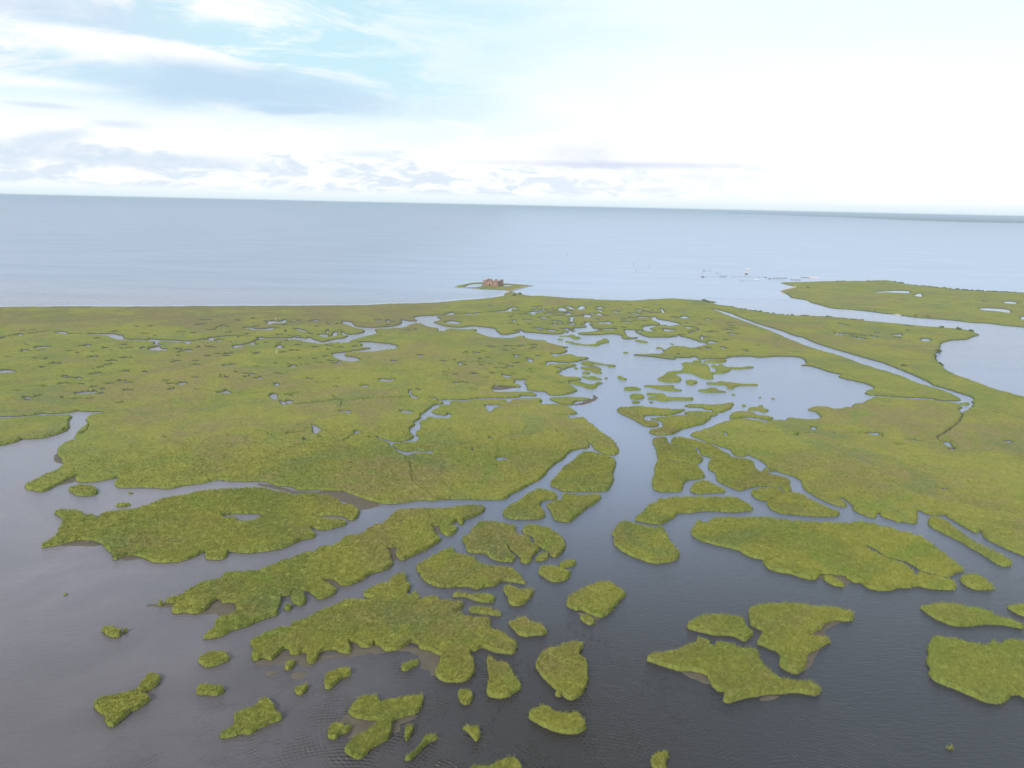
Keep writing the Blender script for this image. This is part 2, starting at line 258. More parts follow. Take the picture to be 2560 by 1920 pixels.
# narrow creeks: width (in the same detail's units) then the line
CREEKS = '''10 P1 -400,620 0,537 120,510 220,500|8 P1 262,495 330,484 520,462 600,455|8 P1 600,456 640,459|7 P1 805,485 960,485|17 P1 1920,1066 2150,1052|10 P2 0,565 160,570 360,556|10 P2 450,522 700,507 950,525
7 P3 1195,389 1300,391|6 P3 1510,375 1620,366|10 P3 760,1357 900,1362|10 F 0,60 60,70 200,105 300,85 430,70|10 F 530,100 600,132 700,162 770,147 850,102 1000,97 1050,112|8 F 360,17 500,12|8 F 1350,500 1450,580 1555,645|4 F 1330,330 1350,500
14 P2 1265,1300 1500,1288 1700,1272 1900,1246 P3 0,1388 300,1370 690,1352|8 P2 1915,1265 1900,1345|8 P2 220,1130 330,1128 470,1157|8 P2 655,1172 850,1173 1070,1165|11 P2 1245,1190 1420,1172|8 P2 1150,915 1230,935 1290,940
14 P6 1488,1508 1497,1560 1478,1610 1455,1645 H 1450,130|7 H 1620,2 1560,62 1450,130|6 H 1450,130 1500,172|6 H 1610,205 1640,232|6 H 820,77 960,82 990,122|4 H 480,20 820,75|8 P6 1590,1515 1750,1530 1880,1532 2212,1600 2700,1680
11 P2 340,438 440,440 480,405|11 P2 1600,400 1650,402|13 P2 1380,678 1430,680|11 P2 1490,276 1520,282|11 P2 1420,768 1460,768|11 P2 905,720 950,720|11 P2 1195,703 1245,700|17 P2 1280,845 1305,822|10 P2 1370,850 1395,852|14 P2 620,578 655,580|13 P2 460,570 505,570|11 P2 440,648 480,645
8 P3 620,583 700,585|7 P3 1050,1100 1110,1100|8 P3 1340,1075 1440,1070|9 P3 1630,1025 1770,1022|10 P3 1690,1055 1840,1085|8 P3 1370,950 1460,942|9 P3 1280,850 1340,848|8 P3 1290,888 1350,885|8 P3 2080,790 2150,785|9 P3 1850,798 1895,798|8 P3 1700,970 1745,970|10 P3 1780,985 1850,1000|8 P3 2015,512 2080,512|8 P3 2050,380 2150,378|8 P3 640,1280 690,1262
8 P3 540,635 580,640|7 P3 290,655 360,655|12 P3 1350,1265 1420,1262 1460,1285|7 P3 1060,1150 1105,1160|8 P3 1470,1190 1520,1190|8 P3 1550,1170 1600,1188|9 P3 2130,1035 2200,1045|10 P3 1900,1472 1980,1478|8 P3 160,1580 240,1612|10 P3 440,1415 470,1430|9 P3 920,1412 1000,1410|8 P3 750,1255 800,1262
11 P1 60,752 130,750|13 P1 1185,645 1235,648|10 P1 1270,680 1310,678|11 P1 1385,655 1540,645|10 P1 1390,618 1480,610|11 P1 770,985 840,988|13 P1 1060,885 1100,905|11 P1 800,1065 880,1058|11 P1 280,605 370,630|11 P1 1620,488 1720,482|10 P1 2050,465 2140,462
9 P4 400,378 490,380|8 P4 380,435 450,432|9 P4 505,455 570,458|8 P4 360,512 425,514|9 P4 600,372 740,378 830,375|8 P4 600,425 700,415 780,410|8 P4 990,400 1100,405|9 P4 500,568 590,572|8 P4 1290,580 1350,582|8 P4 190,795 235,800|9 P4 385,798 430,795|9 P4 420,782 490,788|9 P4 380,825 420,828|9 P4 180,865 320,872|10 P4 520,975 575,985|8 P4 50,968 85,970|8 P4 110,985 190,1002|9 P4 0,1020 160,1015|9 P4 630,1190 780,1187|9 P4 720,1218 760,1220|8 P4 590,1120 640,1125|10 P4 240,1472 320,1475
7 P4 1690,320 1760,322|8 P4 1770,378 1900,380|8 P4 1620,425 1800,435|8 P4 1640,432 1790,442|7 P4 1500,285 1560,287|8 P5 370,600 500,560|8 P5 620,595 730,602|7 P5 1365,683 1420,688|8 P5 990,808 1070,812|7 P5 1150,762 1210,764|7 P5 2000,572 2060,600|7 P5 380,435 500,425
8 H 110,27 145,27|7 H 180,80 300,85 420,90|7 H 550,92 820,85|10 G 1800,75 1850,72|9 G 1940,60 1980,70|8 G 2040,55 2080,60|10 G 2110,65 2180,75|9 E 1700,90 1745,95|9 E 1430,125 1465,125|9 F 0,62 50,66|9 F 1910,85 1980,92|8 F 1980,185 2010,188|8 F 2080,190 2110,190|7 P6 360,125 490,122|6 P6 1050,165 1350,165
7 P5 1800,140 2000,150|6 P6 500,180 600,185'''

# marsh islands: label | outline | water inside (optional)
ISLANDS = [
('grassy point at the left edge between two creeks, above the open water', 'P1 -700,1475 0,1455 200,1440 380,1425 600,1415 790,1410 830,1430 825,1450 790,1490 795,1530 760,1570 750,1600 700,1620 640,1645 E 595,10 570,60 500,90 380,120 250,130 200,130 120,160 0,188 -600,290', ''),
('round green islet just above the western tip of the fishtail island', 'E 595,575 620,545 700,530 780,535 830,560 842,590 820,615 740,628 650,615', ''),
('tiny flat tussock between the round islet and the mainland bank', 'E 1090,597 1120,583 1155,592 1145,603 1100,603', ''),
('thin dark tussock lying just off the top edge of the fishtail island', 'E 1000,710 1020,690 1110,685 1135,692 1120,708 1040,717', ''),
('large fishtail shaped grass island with a small pale pond near its right end', 'E 470,765 520,742 620,742 700,765 740,790 800,785 830,803 870,790 900,768 1050,745 1150,735 1290,695 1400,650 1560,620 1700,585 1800,578 2000,558 2212,552 F 100,560 250,590 340,610 500,605 640,620 700,655 740,690 820,705 885,735 895,765 850,830 810,835 740,800 600,795 480,803 600,812 740,825 780,860 770,880 640,910 550,920 480,895 475,910 515,965 500,985 400,1005 300,1050 180,1090 0,1112 E 2100,1120 1970,1110 1960,1140 1930,1170 1880,1180 1790,1175 1770,1150 1770,1110 1700,1140 1600,1180 1500,1200 1350,1200 1280,1180 1230,1155 1130,1140 1060,1155 990,1180 975,1140 930,1090 880,1040 800,1010 650,1015 500,1050 365,1075 365,1050 430,1000 500,950 520,890 550,840 540,815 480,785', 'E 1910,797 1950,788 2040,778 2120,778 2212,776 F 60,788 67,808 20,817 0,834 E 2190,842 2100,852 2060,854 2040,838 2035,815 2000,812 1940,817'),
('long ragged grass island running diagonally below the fishtail island', 'E 1375,1555 1450,1515 1560,1480 1650,1425 1750,1370 1900,1330 1940,1290 2000,1275 2212,1270 F 150,1220 250,1180 430,1110 500,1105 550,1065 680,1040 780,975 890,955 1010,880 1110,850 1200,760 1250,740 1500,730 1650,725 1800,705 1900,703 1960,710 1980,735 1940,780 1850,820 1790,840 1790,870 1760,870 1740,840 1690,870 1580,885 1510,880 1530,920 1530,945 1600,990 1605,1005 1500,1070 1400,1120 1270,1182 1215,1150 1215,1100 1230,1070 1130,1085 1150,1110 1165,1170 1180,1220 1100,1270 1000,1300 900,1360 790,1400 730,1395 700,1370 640,1345 560,1350 640,1400 695,1450 640,1490 560,1520 520,1510 470,1460 420,1445 330,1445 300,1480 200,1500 B 215,190 215,230 190,290 180,340 90,370 0,405 A 2130,440 2000,480 1900,530 1765,550 1755,530 1850,455 1870,400 1920,350 2030,310 2030,240 1960,235 1930,240 1890,205 1830,240 1770,300 1690,330 1600,320 1530,330 1490,310 1490,280 1540,235 1480,240 1375,245', ''),
('small wedge islet in the notch under the upper right end of the long diagonal island', 'F 1590,895 1640,880 1720,880 1740,905 1720,940 1660,972 1610,945', ''),
('square bushy tuft under the lower edge of the long diagonal island', 'B 305,205 320,145 400,140 420,190 420,245 380,262 330,245', ''),
('small round tuft beside the square bushy tuft in the diagonal channel', 'B 242,280 260,248 300,248 310,275 290,300 250,298', ''),
('big lobed grass island in the lower middle with brown mud along its near edge', 'B 925,165 1000,100 1080,65 1140,60 1160,30 1250,-25 1285,0 1300,50 1335,90 1320,130 1300,155 1400,175 1420,200 1510,180 1560,180 1600,215 1760,220 1795,250 1760,295 1700,310 1780,320 1800,345 1900,355 2010,370 2020,400 2030,450 2150,500 2212,560 C 25,580 35,620 20,670 0,680 B 2150,675 2050,660 1960,625 1900,650 1850,665 1870,740 1885,830 1850,890 1780,920 1650,920 1580,890 1550,850 1570,790 1600,700 1560,680 1500,650 1420,635 1400,600 1340,580 1290,605 1200,650 1120,655 1080,620 1040,600 1020,580 1010,610 960,625 900,615 860,580 800,575 800,600 820,650 800,675 740,670 680,645 600,650 540,680 520,730 480,765 445,750 440,680 400,670 350,690 300,680 280,640 240,640 190,680 160,710 130,735 90,725 60,710 0,735 A 2180,700 2200,640 2165,585 2190,555 B 0,540 80,490 200,450 290,445 320,400 450,365 560,300 680,260 790,210 900,210 960,215 1040,225 940,185', ''),
('tiny tuft touching the top of the big lobed island', 'B 1340,150 1370,135 1395,155 1380,172 1345,165', ''),
('broad grass island with a sharp peak on top, right of the long diagonal island', 'F 1395,1225 1450,1190 1550,1130 1690,1065 1710,1110 1780,1130 1880,1150 1910,1190 2000,1220 2150,1240 2212,1250 G 40,1290 80,1330 120,1375 100,1388 0,1372 F 2130,1365 2050,1405 1980,1415 1900,1432 1830,1410 1600,1415 1500,1385 1430,1330 1425,1290 1400,1280', ''),
('slim club shaped islet just under the broad peaked island', 'F 1680,1480 1740,1460 1850,1475 2000,1470 2055,1490 2055,1530 2010,1550 1900,1535 1800,1500 1690,1498', ''),
('slim brownish islet below the club shaped one, beside the big lobed island', 'F 1835,1610 1870,1585 1970,1585 2110,1625 2120,1655 2080,1668 1980,1650 1870,1640', ''),
('island with a deep notch in its lower side, left of the curved bean island', 'F 1790,995 1850,940 1900,880 1950,850 2050,850 2212,875 G 30,900 20,930 80,960 130,970 170,1030 230,1080 235,1100 170,1145 165,1190 120,1208 80,1195 75,1165 0,1100 F 2200,1090 2175,1065 2190,1110 2230,1150 2230,1190 2200,1200 2100,1190 2020,1160 1990,1130 1900,1120 1830,1105 1810,1050 1790,1020', ''),
('curved bean shaped island hugging the right side of the deeply notched island', 'G 88,935 100,900 140,875 220,875 310,905 400,955 440,1000 452,1060 420,1130 370,1157 330,1140 325,1110 250,1075 200,1040 180,985 130,960', ''),
('small oval tuft under the curved bean shaped island', 'G 205,1160 240,1125 290,1115 312,1135 305,1170 260,1188 215,1185', ''),
('small oblong tuft upper right of the leafy oval islet', 'G 410,1220 440,1190 500,1175 545,1180 540,1220 480,1245 420,1240', ''),
('leafy oval islet below the curved bean island, with a small tuft at its upper right', 'G 230,1270 250,1240 320,1228 420,1240 480,1270 500,1300 470,1345 380,1372 320,1360 270,1325 235,1300', ''),
('hooked island pointing up to the right, just below the mainland bank', 'F 2135,780 2150,740 2212,690 G 60,670 130,610 200,570 260,560 330,580 380,620 380,650 300,660 240,690 245,730 280,780 275,810 200,828 100,830 0,828 F 2160,810', ''),
('boot shaped island between the hooked island and the main channel', 'G 305,710 360,670 440,650 440,610 500,605 600,615 730,605 765,630 740,670 650,730 570,790 520,835 480,850 400,840 360,825 340,760', ''),
('smooth rounded four sided island against the main channel below the mainland tip', 'G 335,520 410,430 450,370 540,310 570,270 620,240 700,245 800,270 880,300 888,360 865,430 870,490 840,550 810,580 650,587 530,585 440,582 390,560', ''),
('tall narrow waisted island on the right bank of the main channel', 'G 1215,150 1230,120 1330,115 1335,150 1400,185 1540,200 1590,220 1600,255 1640,290 1635,330 1600,345 1400,318 1275,310 1400,324 1600,350 1600,370 1630,400 1660,440 1650,465 1590,480 1520,490 1470,530 1470,570 1440,585 1300,590 1240,575 1215,540 1215,480 1240,420 1235,370 1265,320 1255,290 1250,230 1230,190', ''),
('long tongue shaped island beside the top of the waisted island', 'G 1380,165 1390,120 1440,108 1550,130 1700,170 1780,210 1850,250 1885,280 1830,295 1700,290 1640,265 1610,220 1550,195 1450,190', ''),
('broad kite shaped island just below the tongue shaped one', 'G 1700,380 1705,330 1720,300 1900,290 2060,310 2090,340 2095,380 2150,410 2212,415 H 0,430 100,450 170,475 185,500 170,530 100,545 0,540 G 2100,545 2000,570 1960,578 1850,535 1770,490 1760,430 1710,400', ''),
('small triangular island lower right of the waisted island', 'G 1540,580 1560,535 1600,500 1680,490 1740,520 1840,575 1830,595 1740,598 1600,602', ''),
('tiny tuft squeezed between the kite shaped island and the teardrop island', 'H 120,560 140,535 180,530 192,550 190,585 150,585', ''),
('tiny low tuft in the narrow creek above the kite shaped island', 'G 2170,400 2190,385 2250,395 2260,415 2200,412', ''),
('small lens shaped island touching the upper left of the teardrop island', 'G 2070,610 2090,575 2150,560 2212,555 H 80,560 130,590 100,620 60,645 0,668 G 2160,665 2100,640', ''),
('teardrop island pointing right, above the largest island', 'H 0,675 100,612 200,590 280,605 400,670 520,730 600,755 615,780 580,800 400,800 250,790 100,770 30,735 0,710 G 2200,700', ''),
('long curved club island across the head of the main channel, above the apple shaped island', 'G 1060,825 1120,770 1190,700 1290,660 1450,630 1700,635 1900,630 2000,665 2060,710 2065,750 1900,765 1700,755 1550,770 1430,775 1400,810 1330,850 1270,872 1180,860 1080,840', ''),
('tiny tuft on the upper left shoulder of the long curved club island', 'G 1260,652 1290,638 1335,643 1320,652 1280,659', ''),
('apple shaped island standing alone at the right of the main channel', 'G 865,960 890,920 910,880 950,850 1010,848 1150,880 1230,905 1240,920 1260,890 1300,890 1320,940 1350,1000 1400,1070 1440,1110 1440,1150 1400,1185 1270,1208 1180,1200 1080,1165 960,1110 890,1050 880,1010 890,980', ''),
('largest grass island at right, slit by a narrow creek along its length', 'G 1550,950 1560,900 1620,865 1700,845 1760,810 1900,808 2212,810 H 150,835 300,840 450,850 700,860 740,848 850,850 1000,885 1200,940 1330,985 1450,1070 1550,1150 1650,1220 1685,1260 1680,1278 1610,1285 1580,1310 1550,1325 1480,1310 1330,1270 1260,1230 1180,1190 1050,1155 980,1120 920,1080 870,1055 830,1045 860,1075 930,1110 1000,1150 1100,1185 1180,1215 1250,1270 1260,1295 1290,1310 1300,1290 1340,1285 1450,1310 1580,1350 1610,1385 1615,1425 1580,1438 1450,1430 1340,1415 1300,1405 1200,1420 1130,1420 1060,1445 980,1445 880,1425 830,1400 815,1380 740,1370 680,1340 660,1320 540,1300 460,1298 430,1320 420,1345 350,1345 200,1305 80,1280 0,1250 G 2180,1210 2170,1180 2080,1160 2000,1125 1940,1090 1800,1060 1650,1020 1590,990 1560,970', ''),
('little oval tuft tucked into the bay under the largest island', 'H 475,1325 500,1310 560,1320 620,1360 655,1395 640,1410 560,1395 490,1355', ''),
('very long narrow cigar island running parallel to the right hand shore', 'H 1385,840 1390,810 1450,805 1530,830 1590,880 1680,950 1800,1030 1950,1100 2060,1160 2108,1200 2100,1228 2040,1232 1980,1215 1880,1150 1750,1070 1600,990 1480,930 1400,885', ''),
('almond shaped islet right of the lower tip of the largest island', 'H 1658,1355 1700,1310 1780,1300 1850,1330 1910,1380 1943,1415 1920,1432 1790,1432 1710,1400', ''),
('tiny tuft off the upper left corner of the largest island', 'G 1590,860 1600,840 1640,840 1640,860 1610,872', ''),
('long fish shaped island with a thin tail pointing right, near the right edge', 'D 1315,265 1380,250 1480,240 1600,245 1750,270 1840,280 1920,310 1960,345 2080,370 2180,410 2205,435 2190,455 2120,445 2000,425 1850,420 1700,438 1600,430 1500,400 1400,350 1340,295', ''),
('island cut by the right edge, above the tail of the fish shaped island', 'D 2075,265 2110,252 2212,245 2400,250 2500,300 2400,370 2212,350 2150,330 2090,295', ''),
('large blocky island cut by the right edge below the fish shaped island', 'D 1385,620 1400,570 1440,530 1490,522 1600,545 1750,580 1890,600 1930,572 2000,590 2060,555 2150,555 2212,570 2450,600 2600,750 2600,900 2450,1080 2250,1070 2212,1055 2160,1030 2080,1050 2000,1108 1900,1100 1750,1040 1600,975 1450,920 1395,870 1400,810 1365,740 1385,700', ''),
('hammer shaped island with a brown mud bay on its right side', 'C 2045,310 2060,280 2110,260 2212,240 D 60,235 240,240 400,260 560,270 680,295 735,330 738,365 700,395 600,390 520,400 470,420 470,450 400,490 330,510 420,520 500,530 520,565 480,610 400,650 340,680 320,750 300,820 240,848 180,830 110,790 95,760 110,700 60,650 0,632 C 2150,605 2110,590 2130,550 2165,500 2160,480 2100,450 2060,420', ''),
('shark fin shaped island immediately left of the hammer shaped island', 'C 1508,430 1560,400 1650,350 1760,333 1900,345 1980,360 2010,420 2085,490 2080,510 2030,545 2000,565 1930,530 1850,520 1730,510 1560,475 1515,455', ''),
('wide island shaped like a flying bird below the shark fin island', 'C 1160,720 1200,680 1300,660 1450,630 1520,590 1600,570 1600,545 1640,540 1700,570 1720,600 1770,610 1755,575 1830,570 1900,590 1980,625 2060,630 2125,670 2115,700 2150,740 2212,810 D 80,870 180,900 300,915 400,935 440,970 442,1010 400,1035 320,1020 250,1010 100,1020 0,1025 C 2100,1045 2000,1065 1900,1100 1860,1105 1830,1085 1840,1015 1780,1000 1730,960 1700,910 1670,860 1600,840 1530,825 1430,825 1300,780 1180,740', ''),
('lozenge shaped island alone in the middle of the near water', 'C 468,240 500,180 590,115 700,85 760,50 830,50 880,85 970,140 970,180 900,250 850,310 800,350 750,360 680,340 600,300 560,305 500,280', ''),
('small tuft off the near edge of the lozenge shaped island', 'C 588,355 620,335 660,340 710,390 700,420 660,425 610,395', ''),
('tall strawberry shaped island right of centre in the near water', 'C 205,770 240,700 270,650 330,620 400,620 450,590 540,565 600,580 610,620 580,660 590,700 630,730 648,800 645,930 600,1020 550,1060 510,1073 460,1055 410,1010 340,950 250,860 210,800', ''),
('tiny sprig at the lower left of the strawberry shaped island', 'C 372,1020 395,1000 420,1015 420,1045 385,1045', ''),
('kidney shaped island below the strawberry shaped island', 'C 145,1210 180,1160 270,1120 330,1145 380,1180 480,1190 560,1185 590,1230 630,1300 610,1345 550,1368 450,1365 350,1340 240,1290 160,1245', ''),
('tuft cut by the bottom edge, below the kidney island and to its right', 'C 1200,1590 1220,1555 1270,1525 1350,1530 1355,1560 1320,1610 1320,1700 1250,1700 1205,1640', ''),
('triangular island between the big lobed island and the strawberry shaped island', 'B 1995,760 2000,715 2030,705 2090,735 2160,755 2200,810 C 40,880 78,960 70,985 0,1030 B 2180,1050 2100,1062 2020,1045 1995,1000 2015,930 2010,850', ''),
('small squarish tuft below the right end of the big lobed island', 'B 1745,1045 1760,990 1830,985 1865,1020 1860,1080 1820,1115 1775,1105 1760,1075', ''),
('comma shaped tuft below the left part of the big lobed island', 'B 600,980 595,900 620,850 700,810 780,797 822,825 815,860 740,895 680,950 630,985', ''),
('small round tuft lower left of the comma shaped tuft', 'B 335,990 370,950 420,935 442,950 435,990 390,1030 350,1025', ''),
('small pale tuft beside the mud under the left end of the big lobed island', 'B 248,790 270,745 310,730 335,745 320,790 280,822 255,815', ''),
('slanting tuft at the edge of the brown mudflat under the big lobed island', 'B 1255,795 1290,760 1370,722 1398,735 1395,775 1330,805 1280,827', ''),
('Y shaped island with a brown mudflat in its fork, in the near water', 'B 795,1165 850,1090 940,1035 1020,1030 1050,1050 1070,1080 1150,1065 1280,1050 1400,1030 1442,1040 1435,1100 1400,1180 1300,1215 1200,1250 1170,1290 1155,1380 1120,1430 1000,1490 930,1560 880,1585 810,1560 765,1530 780,1480 860,1400 950,1350 1040,1300 1050,1260 950,1250 860,1235 800,1190', ''),
('small fan shaped island left of the Y shaped island, across its mudflat', 'B 618,1385 640,1310 700,1270 780,1300 828,1315 780,1360 720,1385 690,1420 630,1410', ''),
('narrow upright dry tuft right of the Y shaped island', 'B 1285,1400 1295,1330 1320,1300 1355,1305 1350,1355 1320,1410 1290,1435', ''),
('thin slanting strip of grass lower right of the Y shaped island', 'B 1280,1590 1300,1560 1370,1520 1430,1450 1470,1385 1530,1375 1568,1395 1550,1425 1470,1460 1400,1530 1340,1590 1300,1605', ''),
('little triangular tuft between the slanting grass strip and the kidney island', 'B 1782,1310 1850,1305 1920,1298 1925,1340 1930,1400 1900,1432 1870,1400 1820,1350', ''),
('spoon shaped island at lower left with its handle pointing up right', 'A 815,1120 860,1060 950,1030 1100,1010 1170,990 1230,920 1280,850 1370,855 1375,910 1330,970 1230,1020 1290,1050 1290,1090 1200,1150 1100,1200 1020,1270 970,1315 930,1305 915,1260 910,1210 850,1180', ''),
('small tadpole shaped islet alone in the open water at left', 'A 878,480 900,448 950,440 1010,458 1060,470 1105,460 1110,475 1050,500 1030,530 980,537 930,520', ''),
('oval islet between the diagonal island and the smaller oval tuft below it', 'A 1713,745 1740,700 1820,660 1920,655 1985,700 1985,730 1920,760 1800,795 1745,780', ''),
('smaller low oval tuft just below the oval islet', 'A 1690,1010 1720,960 1780,940 1850,950 1920,965 1940,995 1900,1025 1850,1040 1760,1030 1700,1025', ''),
('crumpled four cornered island between the spoon shaped and the Y shaped islands', 'A 1900,1380 1950,1330 2020,1290 2030,1210 2090,1165 2200,1130 B 40,1070 100,1070 150,1130 170,1180 230,1220 210,1255 100,1290 20,1325 0,1335 A 2150,1380 2100,1370 2020,1395 1920,1410', ''),
('grass island cut by the bottom edge in the middle of the picture', 'B 1860,1665 2000,1650 2100,1610 2160,1580 2212,1580 C 70,1650 60,1750 B 1860,1750', ''),
('rounded islet below the broad peaked island, right of the club shaped islet', 'B 2135,120 2160,90 2212,85 C 40,105 170,115 185,145 150,200 90,250 40,262 0,255 B 2190,240 2175,190 2150,150', ''),
('diamond shaped tuft between the big lobed island and the lozenge island', 'B 2178,410 2190,390 C 0,385 50,365 110,365 170,400 250,430 302,480 290,505 200,520 120,530 60,510 20,470', ''),
('single sprig of grass far out in the open water at left', 'A 548,167 558,143 582,148 572,168', ''),
('small yellow sprig in the dark water near the bottom right corner', 'D 1525,1470 1560,1465 1592,1470 1590,1495 1570,1505 1540,1490', ''),
('island with a forked bay, first below the pair of stubby islets in the lagoon mouth', 'P4 1388,1500 1400,1475 1450,1460 1540,1460 1580,1450 1700,1455 1900,1475 2080,1485 2175,1480 2175,1500 2100,1530 2000,1560 1850,1560 1720,1570 1700,1590 1730,1620 1830,1620 1860,1640 G 1250,22 1180,27 1130,10 P4 1600,1620 1500,1570 1420,1530', ''),
('leaf shaped island lying along the lower side of the forked bay island', 'P4 1770,1595 1850,1585 1950,1572 2100,1560 2212,1545 P5 330,1520 480,1508 620,1518 700,1530 705,1550 670,1575 640,1575 635,1590 600,1620 545,1659 G 1480,45 1400,85 1340,97 1230,93 1185,75 1190,55 1260,40 1310,20 1300,0 P4 1920,1640 1860,1618', ''),
('island with a raised right end, right above the leaf shaped island', 'P5 320,1440 360,1428 540,1428 700,1430 880,1408 892,1435 860,1480 800,1510 730,1530 660,1525 640,1500 580,1495 520,1470 400,1465 330,1455', ''),
('little round tuft beside the star shaped islet', 'P5 990,1445 1010,1430 1045,1440 1040,1455 1000,1458', ''),
('star shaped islet in front of the right hand marsh point', 'P5 1058,1495 1090,1465 1170,1460 1190,1442 1225,1445 1240,1475 1300,1505 1240,1530 1180,1510 1080,1505', ''),
('hump backed island just off the right hand marsh point', 'P5 845,1590 860,1550 930,1510 1040,1508 1120,1520 1170,1555 1250,1560 1340,1575 1345,1600 1280,1618 1200,1600 1060,1580 950,1595 860,1600', ''),
('little flat tussock in the lagoon, leftmost of three in a line', 'P5 860,1325 890,1310 925,1322 910,1332', ''),
('tiny tussock in the lagoon, middle of three in a line', 'P5 1178,1352 1200,1340 1214,1352 1195,1362', ''),
('tiny tussock in the lagoon, rightmost of three in a line', 'P5 1323,1365 1345,1353 1370,1367 1345,1375', ''),
('thin island with a long tail stretching right into the round lagoon', 'P5 578,1190 600,1178 700,1175 750,1162 800,1172 880,1180 1000,1192 1150,1192 1183,1212 1150,1218 1000,1218 920,1230 880,1258 830,1258 820,1230 790,1210 700,1210 600,1203', ''),
('flat hat shaped island just below the long tailed island in the lagoon', 'P5 488,1268 520,1258 590,1250 610,1238 680,1238 720,1265 810,1278 805,1295 700,1300 560,1298 500,1285', ''),
('small crooked islet left of the hat shaped and long tailed islands', 'P5 328,1155 400,1145 430,1150 475,1165 470,1190 410,1212 350,1200 345,1185 370,1170 335,1168', ''),
('large sprawling island with arms at the neck between the two lagoons', 'P5 290,965 340,945 400,948 560,960 610,990 620,1040 650,1060 690,1050 690,1020 640,1005 635,990 660,970 710,985 730,965 780,975 780,990 870,1000 1000,1000 1050,990 1135,1005 1060,1020 950,1030 870,1030 830,1060 750,1080 690,1080 650,1100 655,1140 600,1145 520,1130 430,1085 340,1070 240,1080 230,1095 285,1130 275,1175 220,1182 100,1180 20,1150 20,1130 70,1110 120,1070 130,1055 200,1045 280,1040 310,1010 320,990', ''),
('small tuft above the sprawling island, left of the cucumber shaped islet', 'P5 425,935 440,925 520,925 530,940 500,955 450,952', ''),
('cucumber shaped islet under the far bank of the round lagoon', 'P5 540,940 600,925 700,912 780,908 808,930 790,945 720,958 600,952', ''),
('thin island with a forked right end below the sprawling island', 'P4 1703,1225 1760,1208 1850,1212 2050,1208 2065,1225 2030,1232 2060,1250 2140,1262 2140,1282 2000,1280 1880,1262 1800,1240', ''),
('long thin island folded at its left end, below the fork ended island', 'P4 1725,1310 1760,1297 1860,1298 1940,1315 1990,1340 2212,1350 P5 400,1345 430,1365 400,1388 180,1390 100,1400 0,1385 P4 1760,1378 1750,1355 1790,1345 1900,1345 1760,1330', ''),
('low loaf shaped islet, upper of the two stubby islets in the channel', 'P4 1475,1255 1500,1235 1590,1228 1650,1240 1668,1260 1640,1273 1500,1275', ''),
('blocky islet, lower of the two stubby islets in the channel', 'P4 1542,1345 1550,1315 1620,1308 1690,1315 1705,1365 1640,1380 1560,1375', ''),
('small pill shaped tuft directly under the blocky islet', 'P4 1573,1412 1590,1390 1647,1393 1652,1417 1590,1422', ''),
('small round tuft right of the pill shaped tuft', 'P4 1768,1408 1790,1393 1812,1408 1795,1420', ''),
('slanted oval tuft in mid channel above the loaf shaped islet', 'P4 1395,1115 1420,1100 1490,1130 1510,1145 1480,1158 1430,1145', ''),
('round speck of grass in mid channel left of the slanted oval tuft', 'P4 1248,1130 1270,1116 1285,1130 1270,1145', ''),
('small flat tuft in the middle of the far lagoon', 'P4 1460,832 1490,823 1532,833 1520,845 1470,844', ''),
('flat tuft in the far lagoon under the far right peninsula', 'P4 1838,780 1870,768 1927,780 1900,792 1850,790', ''),
('narrow flat islet under the far bank of the far lagoon', 'P4 1598,700 1620,686 1700,696 1757,715 1730,725 1640,717', ''),
('thin sliver of grass near the tip of the far right peninsula', 'P4 1996,735 2020,726 2065,750 2030,745', ''),
('long islet with a fat right end in the far creek mouth', 'P4 695,645 750,636 840,633 870,626 940,650 982,672 930,684 880,677 850,657 750,652', ''),
('small flat tuft just below the fat ended islet', 'P4 706,680 730,670 787,680 780,692 720,692', ''),
('crescent shaped thin island in the far lagoon, curling up at its right end', 'P4 795,710 850,705 900,718 980,730 1050,740 1130,735 1180,720 1155,712 1200,695 1235,673 1280,678 1298,720 1230,735 1160,762 1050,755 900,742', ''),
('long hooked island pointing right from the ragged marsh edge', 'P4 978,965 1020,930 1060,927 1150,945 1280,968 1370,975 1390,990 1340,1005 1290,1000 1270,985 1130,975 1080,1000', ''),
('ragged islet directly below the long hooked island', 'P4 972,1015 1000,998 1060,1005 1090,1000 1120,985 1180,1005 1210,1020 1195,1045 1220,1075 1180,1082 1080,1050 1000,1030', ''),
('small mound shaped tuft below the ragged islet', 'P4 995,1070 1030,1051 1082,1070 1060,1087 1010,1085', ''),
('round speck of grass left of the ragged islet', 'P4 895,1015 920,1001 944,1018 925,1030', ''),
('spindle shaped islet below the mound shaped tuft', 'P4 965,1115 1000,1105 1060,1110 1120,1103 1180,1125 1218,1145 1180,1152 1080,1148 1020,1130', ''),
('island with a bent right arm just below the spindle shaped islet', 'P4 850,1185 880,1165 940,1160 990,1175 1050,1190 1130,1195 1160,1175 1240,1175 1235,1190 1170,1215 1150,1245 1110,1258 1060,1252 980,1220 900,1205', ''),
('flat triangular island with a mud rim at the mouth of the left creek', 'P4 618,1360 680,1350 850,1348 1000,1352 1090,1358 1110,1370 1050,1385 930,1400 880,1435 850,1442 740,1425 660,1395 630,1380', ''),
('small islet blocking the fork at the end of the straight canal', 'P6 1465,1425 1500,1410 1570,1408 1592,1428 1560,1445 1500,1440', ''),
]

